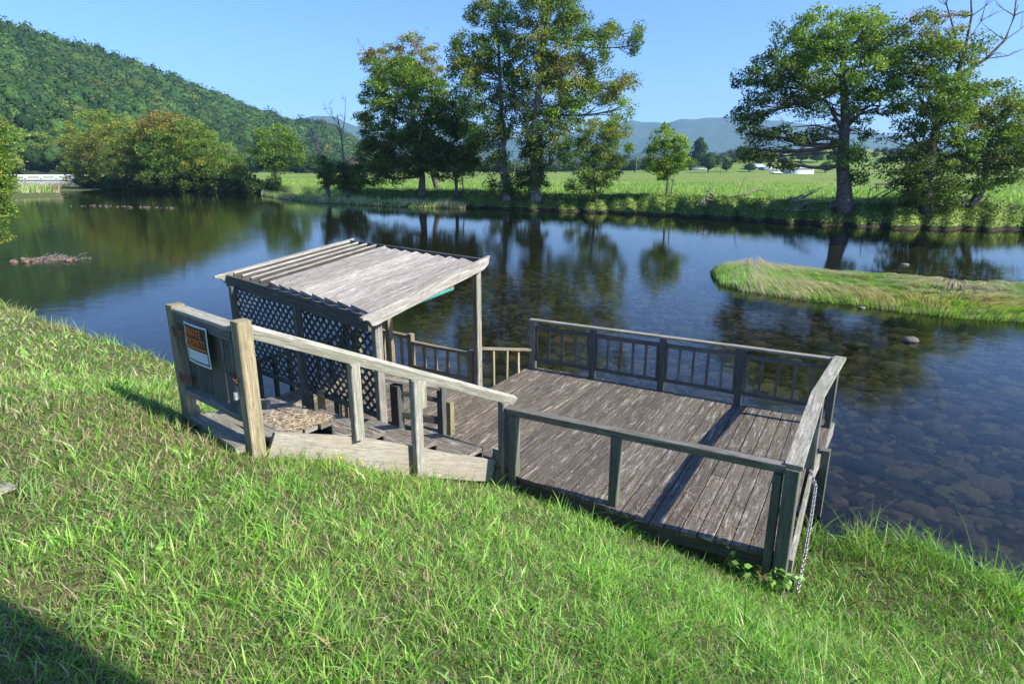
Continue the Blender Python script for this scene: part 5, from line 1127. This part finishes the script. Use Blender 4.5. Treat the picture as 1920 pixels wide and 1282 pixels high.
# ---------------- buildings, poles, bench
def house(name, label, px0, px1, ybase, ywall, yroof, D, depth, wmat='white', windows=()):
    a = at(px0, ybase, D); b = at(px1, ybase, D); zb = float(farz(az_of((px0 + px1) / 2), D)); zw = zb + (ybase - ywall) / F * D; zr = zb + (ybase - yroof) / F * D
    root = empty(name, vec((a[0] + b[0]) / 2, D + depth / 2, zb), label, 'building', 'white farm buildings'); x0, x1 = a[0], b[0]
    O = np.array(root.location)
    def add(nm, V, Fc, mat): o = link(nm, npmesh(nm, np.array(V, float) - O, Fc), M[mat]); o.parent = root; return o
    y0, y1 = D, D + depth; ym = (y0 + y1) / 2
    V = [(x0, y0, zb - 1), (x1, y0, zb - 1), (x1, y1, zb - 1), (x0, y1, zb - 1), (x0, y0, zw), (x1, y0, zw), (x1, y1, zw), (x0, y1, zw), (x0, ym, zr), (x1, ym, zr)]
    add('wall', V, [np.array([[0, 1, 5, 4], [2, 3, 7, 6], [1, 2, 6, 5], [3, 0, 4, 7]]), np.array([[4, 7, 8], [6, 5, 9]])], wmat)
    e = .5; th = .18
    V = []
    for (ya, za, yb, zb_) in ((y0 - e, zw - .15, ym, zr + .05), (y1 + e, zw - .15, ym, zr + .05)):
        V += [(x0 - e, ya, za), (x1 + e, ya, za), (x1 + e, yb, zb_), (x0 - e, yb, zb_), (x0 - e, ya, za + th), (x1 + e, ya, za + th), (x1 + e, yb, zb_ + th), (x0 - e, yb, zb_ + th)]
    bx_ = np.array([[0, 1, 2, 3], [4, 5, 6, 7], [0, 1, 5, 4], [2, 3, 7, 6], [1, 2, 6, 5], [3, 0, 4, 7]])
    add('roof', V, [np.concatenate([bx_, bx_ + 8])], 'shedroof')
    for (f0, f1, g0_, g1_, nm) in windows:
        xa, xb = x0 + (x1 - x0) * f0, x0 + (x1 - x0) * f1; za, zc = zb + (zw - zb) * g0_, zb + (zw - zb) * g1_
        V = [(xa, y0 - .06, za), (xb, y0 - .06, za), (xb, y0 - .06, zc), (xa, y0 - .06, zc), (xa, y0 + .02, za), (xb, y0 + .02, za), (xb, y0 + .02, zc), (xa, y0 + .02, zc)]
        add(nm, V, [bx_], 'darkopening')
    return root
house('white_barn', 'long white barn with two dark openings, rightmost building seen under the oak', 1476, 1525, 328.5, 317.5, 315.5, 285, 10, windows=((.05, .12, .0, .6, 'door'), (.18, .25, .3, .7, 'window')))
house('farmhouse', 'white farmhouse half hidden behind the lowest oak branches', 1407, 1432, 322, 312, 307.5, 330, 9, windows=((.2, .3, .3, .7, 'window'), (.6, .7, .3, .7, 'window')))
house('farm_outbuilding', 'small white outbuilding right of the farmhouse', 1434, 1451, 321.5, 315.5, 312, 325, 8, windows=((.4, .6, 0, .7, 'door'),))
house('low_shed', 'low flat white shed right of the lone young tree', 1300, 1334, 323.5, 319.5, 318.6, 350, 8)
# pickup truck
zb = float(farz(az_of(1455), 275)); root = empty('pickup_truck', vec(at(1455, 326, 275)[0], 275, zb), 'white pickup truck parked left of the long white barn', 'pickup truck')
def tp2(nm, prof, y0, y1, mat):
    n = len(prof); V = [(x, y, z) for y in (y0, y1) for x, z in prof]; b = np.arange(n); fs = [np.array([b[::-1]]), np.array([b + n])]; side = np.array([[i, (i + 1) % n, (i + 1) % n + n, i + n] for i in range(n)])
    o = link(nm, npmesh(nm, V, fs + [side]), M[mat]); o.parent = root; return o
tp2('body', [(-2.6, .45), (2.6, .45), (2.6, 1.0), (.9, 1.05), (.9, 1.1), (-2.6, 1.1)], -.9, .9, 'white')
tp2('cab', [(-.7, 1.1), (1.2, 1.05), (.7, 1.75), (-.6, 1.75)], -.8, .8, 'white'); tp2('window', [(-.5, 1.2), (.95, 1.15), (.6, 1.65), (-.45, 1.65)], -.83, .83, 'darkopening')
for x in (-1.6, 1.7):
    v, f = tubes([(np.array([[x, -.95, .4], [x, -.6, .4]]), [.4, .4]), (np.array([[x, .6, .4], [x, .95, .4]]), [.4, .4])], 14); o = link('wheel', npmesh('wheel', v, [f]), M['black']); o.parent = root
# utility poles
for i, (px, yt, yb, D) in enumerate(((1193, 300, 326, 300), (1352, 305, 326, 290), (965, 305, 325, 290), (1640, 296, 318, 330))):
    th = az_of(px); r0_ = D; q = farpt(th, r0_); h = (yb - yt) / F * D
    root = empty('utility_pole', q, ['thin utility pole in the far field left of the lone young tree', 'thin utility pole right of the low white shed', 'pale utility pole seen between the two sycamore trunks', 'utility pole on the slope right of the oak'][i], 'pole', 'utility poles beyond the pasture')
    v, f = tubes([(np.array([[0, 0, -.3], [0, 0, h]]), [.18, .13])], 8); o = link('mast', npmesh('mast', v, [f]), M['deadwood']); o.parent = root
    v, f = tubes([(np.array([[-1, 0, h - .5], [1, 0, h - .5]]), [.08, .08])], 6); o = link('crossarm', npmesh('crossarm', v, [f]), M['deadwood']); o.parent = root
# park bench
q = G(1658, 362, 1.85); bch = empty('garden_bench', q, 'simple wooden bench on the lawn right of the oak trunk', 'bench')
def bb2(nm, a, b, w, h): return board(nm, M['rail'], bch, q + vec(*a), q + vec(*b), w, h, tint=.5)
bb2('seat', (-.85, 0, .45), (.85, 0, .45), .40, .06); bb2('backrest', (-.85, .22, .75), (.85, .22, .75), .04, .22)
for x in (-.65, .65): bb2('leg', (x, -.12, 0), (x, -.12, .42), .07, .07); bb2('leg', (x, .2, 0), (x, .2, .8), .07, .07)

# ---------------- tree behind the viewer that casts the shadow in the lower left corner
tb = vec(-1.34, 1.72, 0) + vec(math.cos(SUN_AZ), math.sin(SUN_AZ), 0) * 5.6 + vec(-.454, -.891, 0) * .36
tb[2] = float(groundz(tb[0], tb[1])[0])
root = empty('shade_tree', tb, 'tree behind the viewer whose trunk shades the lower left corner of the lawn', 'tree')
pp = [(np.array([[0, 0, -.4], [0, 0, 1.5], [.05, 0, 4.2], [.3, -.1, 9.2], [.5, -.3, 13]]), [.50, .42, .38, .3, .15])]
cl = rng.normal(size=(90, 3)) * vec(1.4, 1.4, 1.0) + vec(.5, -.3, 13.6)
for k in range(12): pp.append((bez(vec(.3, -.1, 9.6 + .2 * k), vec(.5, -.2, 11.8), cl[k], 5), np.linspace(.12, .03, 5)))
v, f = tubes(pp, 10); o = link('trunk', npmesh('trunk', v, [f], smooth=True), M['bark']); o.parent = root
P_ = (cl[:, None] + rng.normal(0, .35, (90, 70, 3))).reshape(-1, 3); V, Fq = leaves(P_, np.full(len(P_), .13), None)
o = link('crown', npmesh('crown', V, [Fq], np.tile(vec(.06, .11, .02), (len(V), 1))), M['leaf']); o.parent = root

# ---------------- haze, camera, light
HZ = 4900.
me = npmesh('haze', [(-HZ, -300, -2), (HZ, -300, -2), (HZ, 4800, -2), (-HZ, 4800, -2), (-HZ, -300, 520), (HZ, -300, 520), (HZ, 4800, 520), (-HZ, 4800, 520)],
  [np.array([[3, 2, 1, 0], [4, 5, 6, 7], [0, 1, 5, 4], [2, 3, 7, 6], [1, 2, 6, 5], [3, 0, 4, 7]])])
m, nt, nd, lk = new_mat('haze_air'); pv = N(nt, 'ShaderNodeVolumePrincipled'); pv.inputs['Color'].default_value = (.42, .66, 1, 1); pv.inputs['Density'].default_value = .00015; pv.inputs['Anisotropy'].default_value = .2
o = N(nt, 'ShaderNodeOutputMaterial'); lk.new(pv.outputs[0], o.inputs['Volume'])
USE_HAZE = True
if USE_HAZE: tag(link('haze', me, m), 'thin blue haze in the valley air', 'haze', kind='stuff')

cam = bpy.data.cameras.new('camera'); co_ = bpy.data.objects.new('camera', cam); COL.objects.link(co_)
co_.location = (0, 0, CZ); co_.rotation_euler = (math.pi / 2 - PITCH, 0, 0)
cam.sensor_width = 36; cam.lens = F / 1920 * 36; cam.clip_start = .05; cam.clip_end = 15000
scene.camera = co_
w = bpy.data.worlds.new('World'); scene.world = w; w.use_nodes = True
nt = w.node_tree; bg = nt.nodes['Background']; sky = nt.nodes.new('ShaderNodeTexSky'); sky.sky_type = 'NISHITA'; sky.sun_disc = False
sky.sun_elevation = SUN_EL; sky.sun_rotation = math.pi / 2 - SUN_AZ; sky.altitude = 300; sky.air_density = 1.0; sky.dust_density = .6; sky.ozone_density = 2.2
nt.links.new(mixc(nt, 1.0, sky.outputs[0], (.53, .75, 1.15), 'MULTIPLY'), bg.inputs[0]); bg.inputs[1].default_value = .115
sl = bpy.data.lights.new('sun', 'SUN'); so2 = bpy.data.objects.new('sun', sl); COL.objects.link(so2); sl.energy = 5.0; sl.angle = R(.55); sl.color = (1, .95, .86)
so2.rotation_euler = Vector(SUND).to_track_quat('Z', 'Y').to_euler(); so2.location = (20, -20, 40)
scene.view_settings.view_transform = 'Standard'; scene.view_settings.look = 'None'; scene.view_settings.exposure = 1.04; scene.view_settings.gamma = 1
scene.cycles.max_bounces = 6; scene.cycles.transparent_max_bounces = 8; scene.cycles.volume_bounces = 0
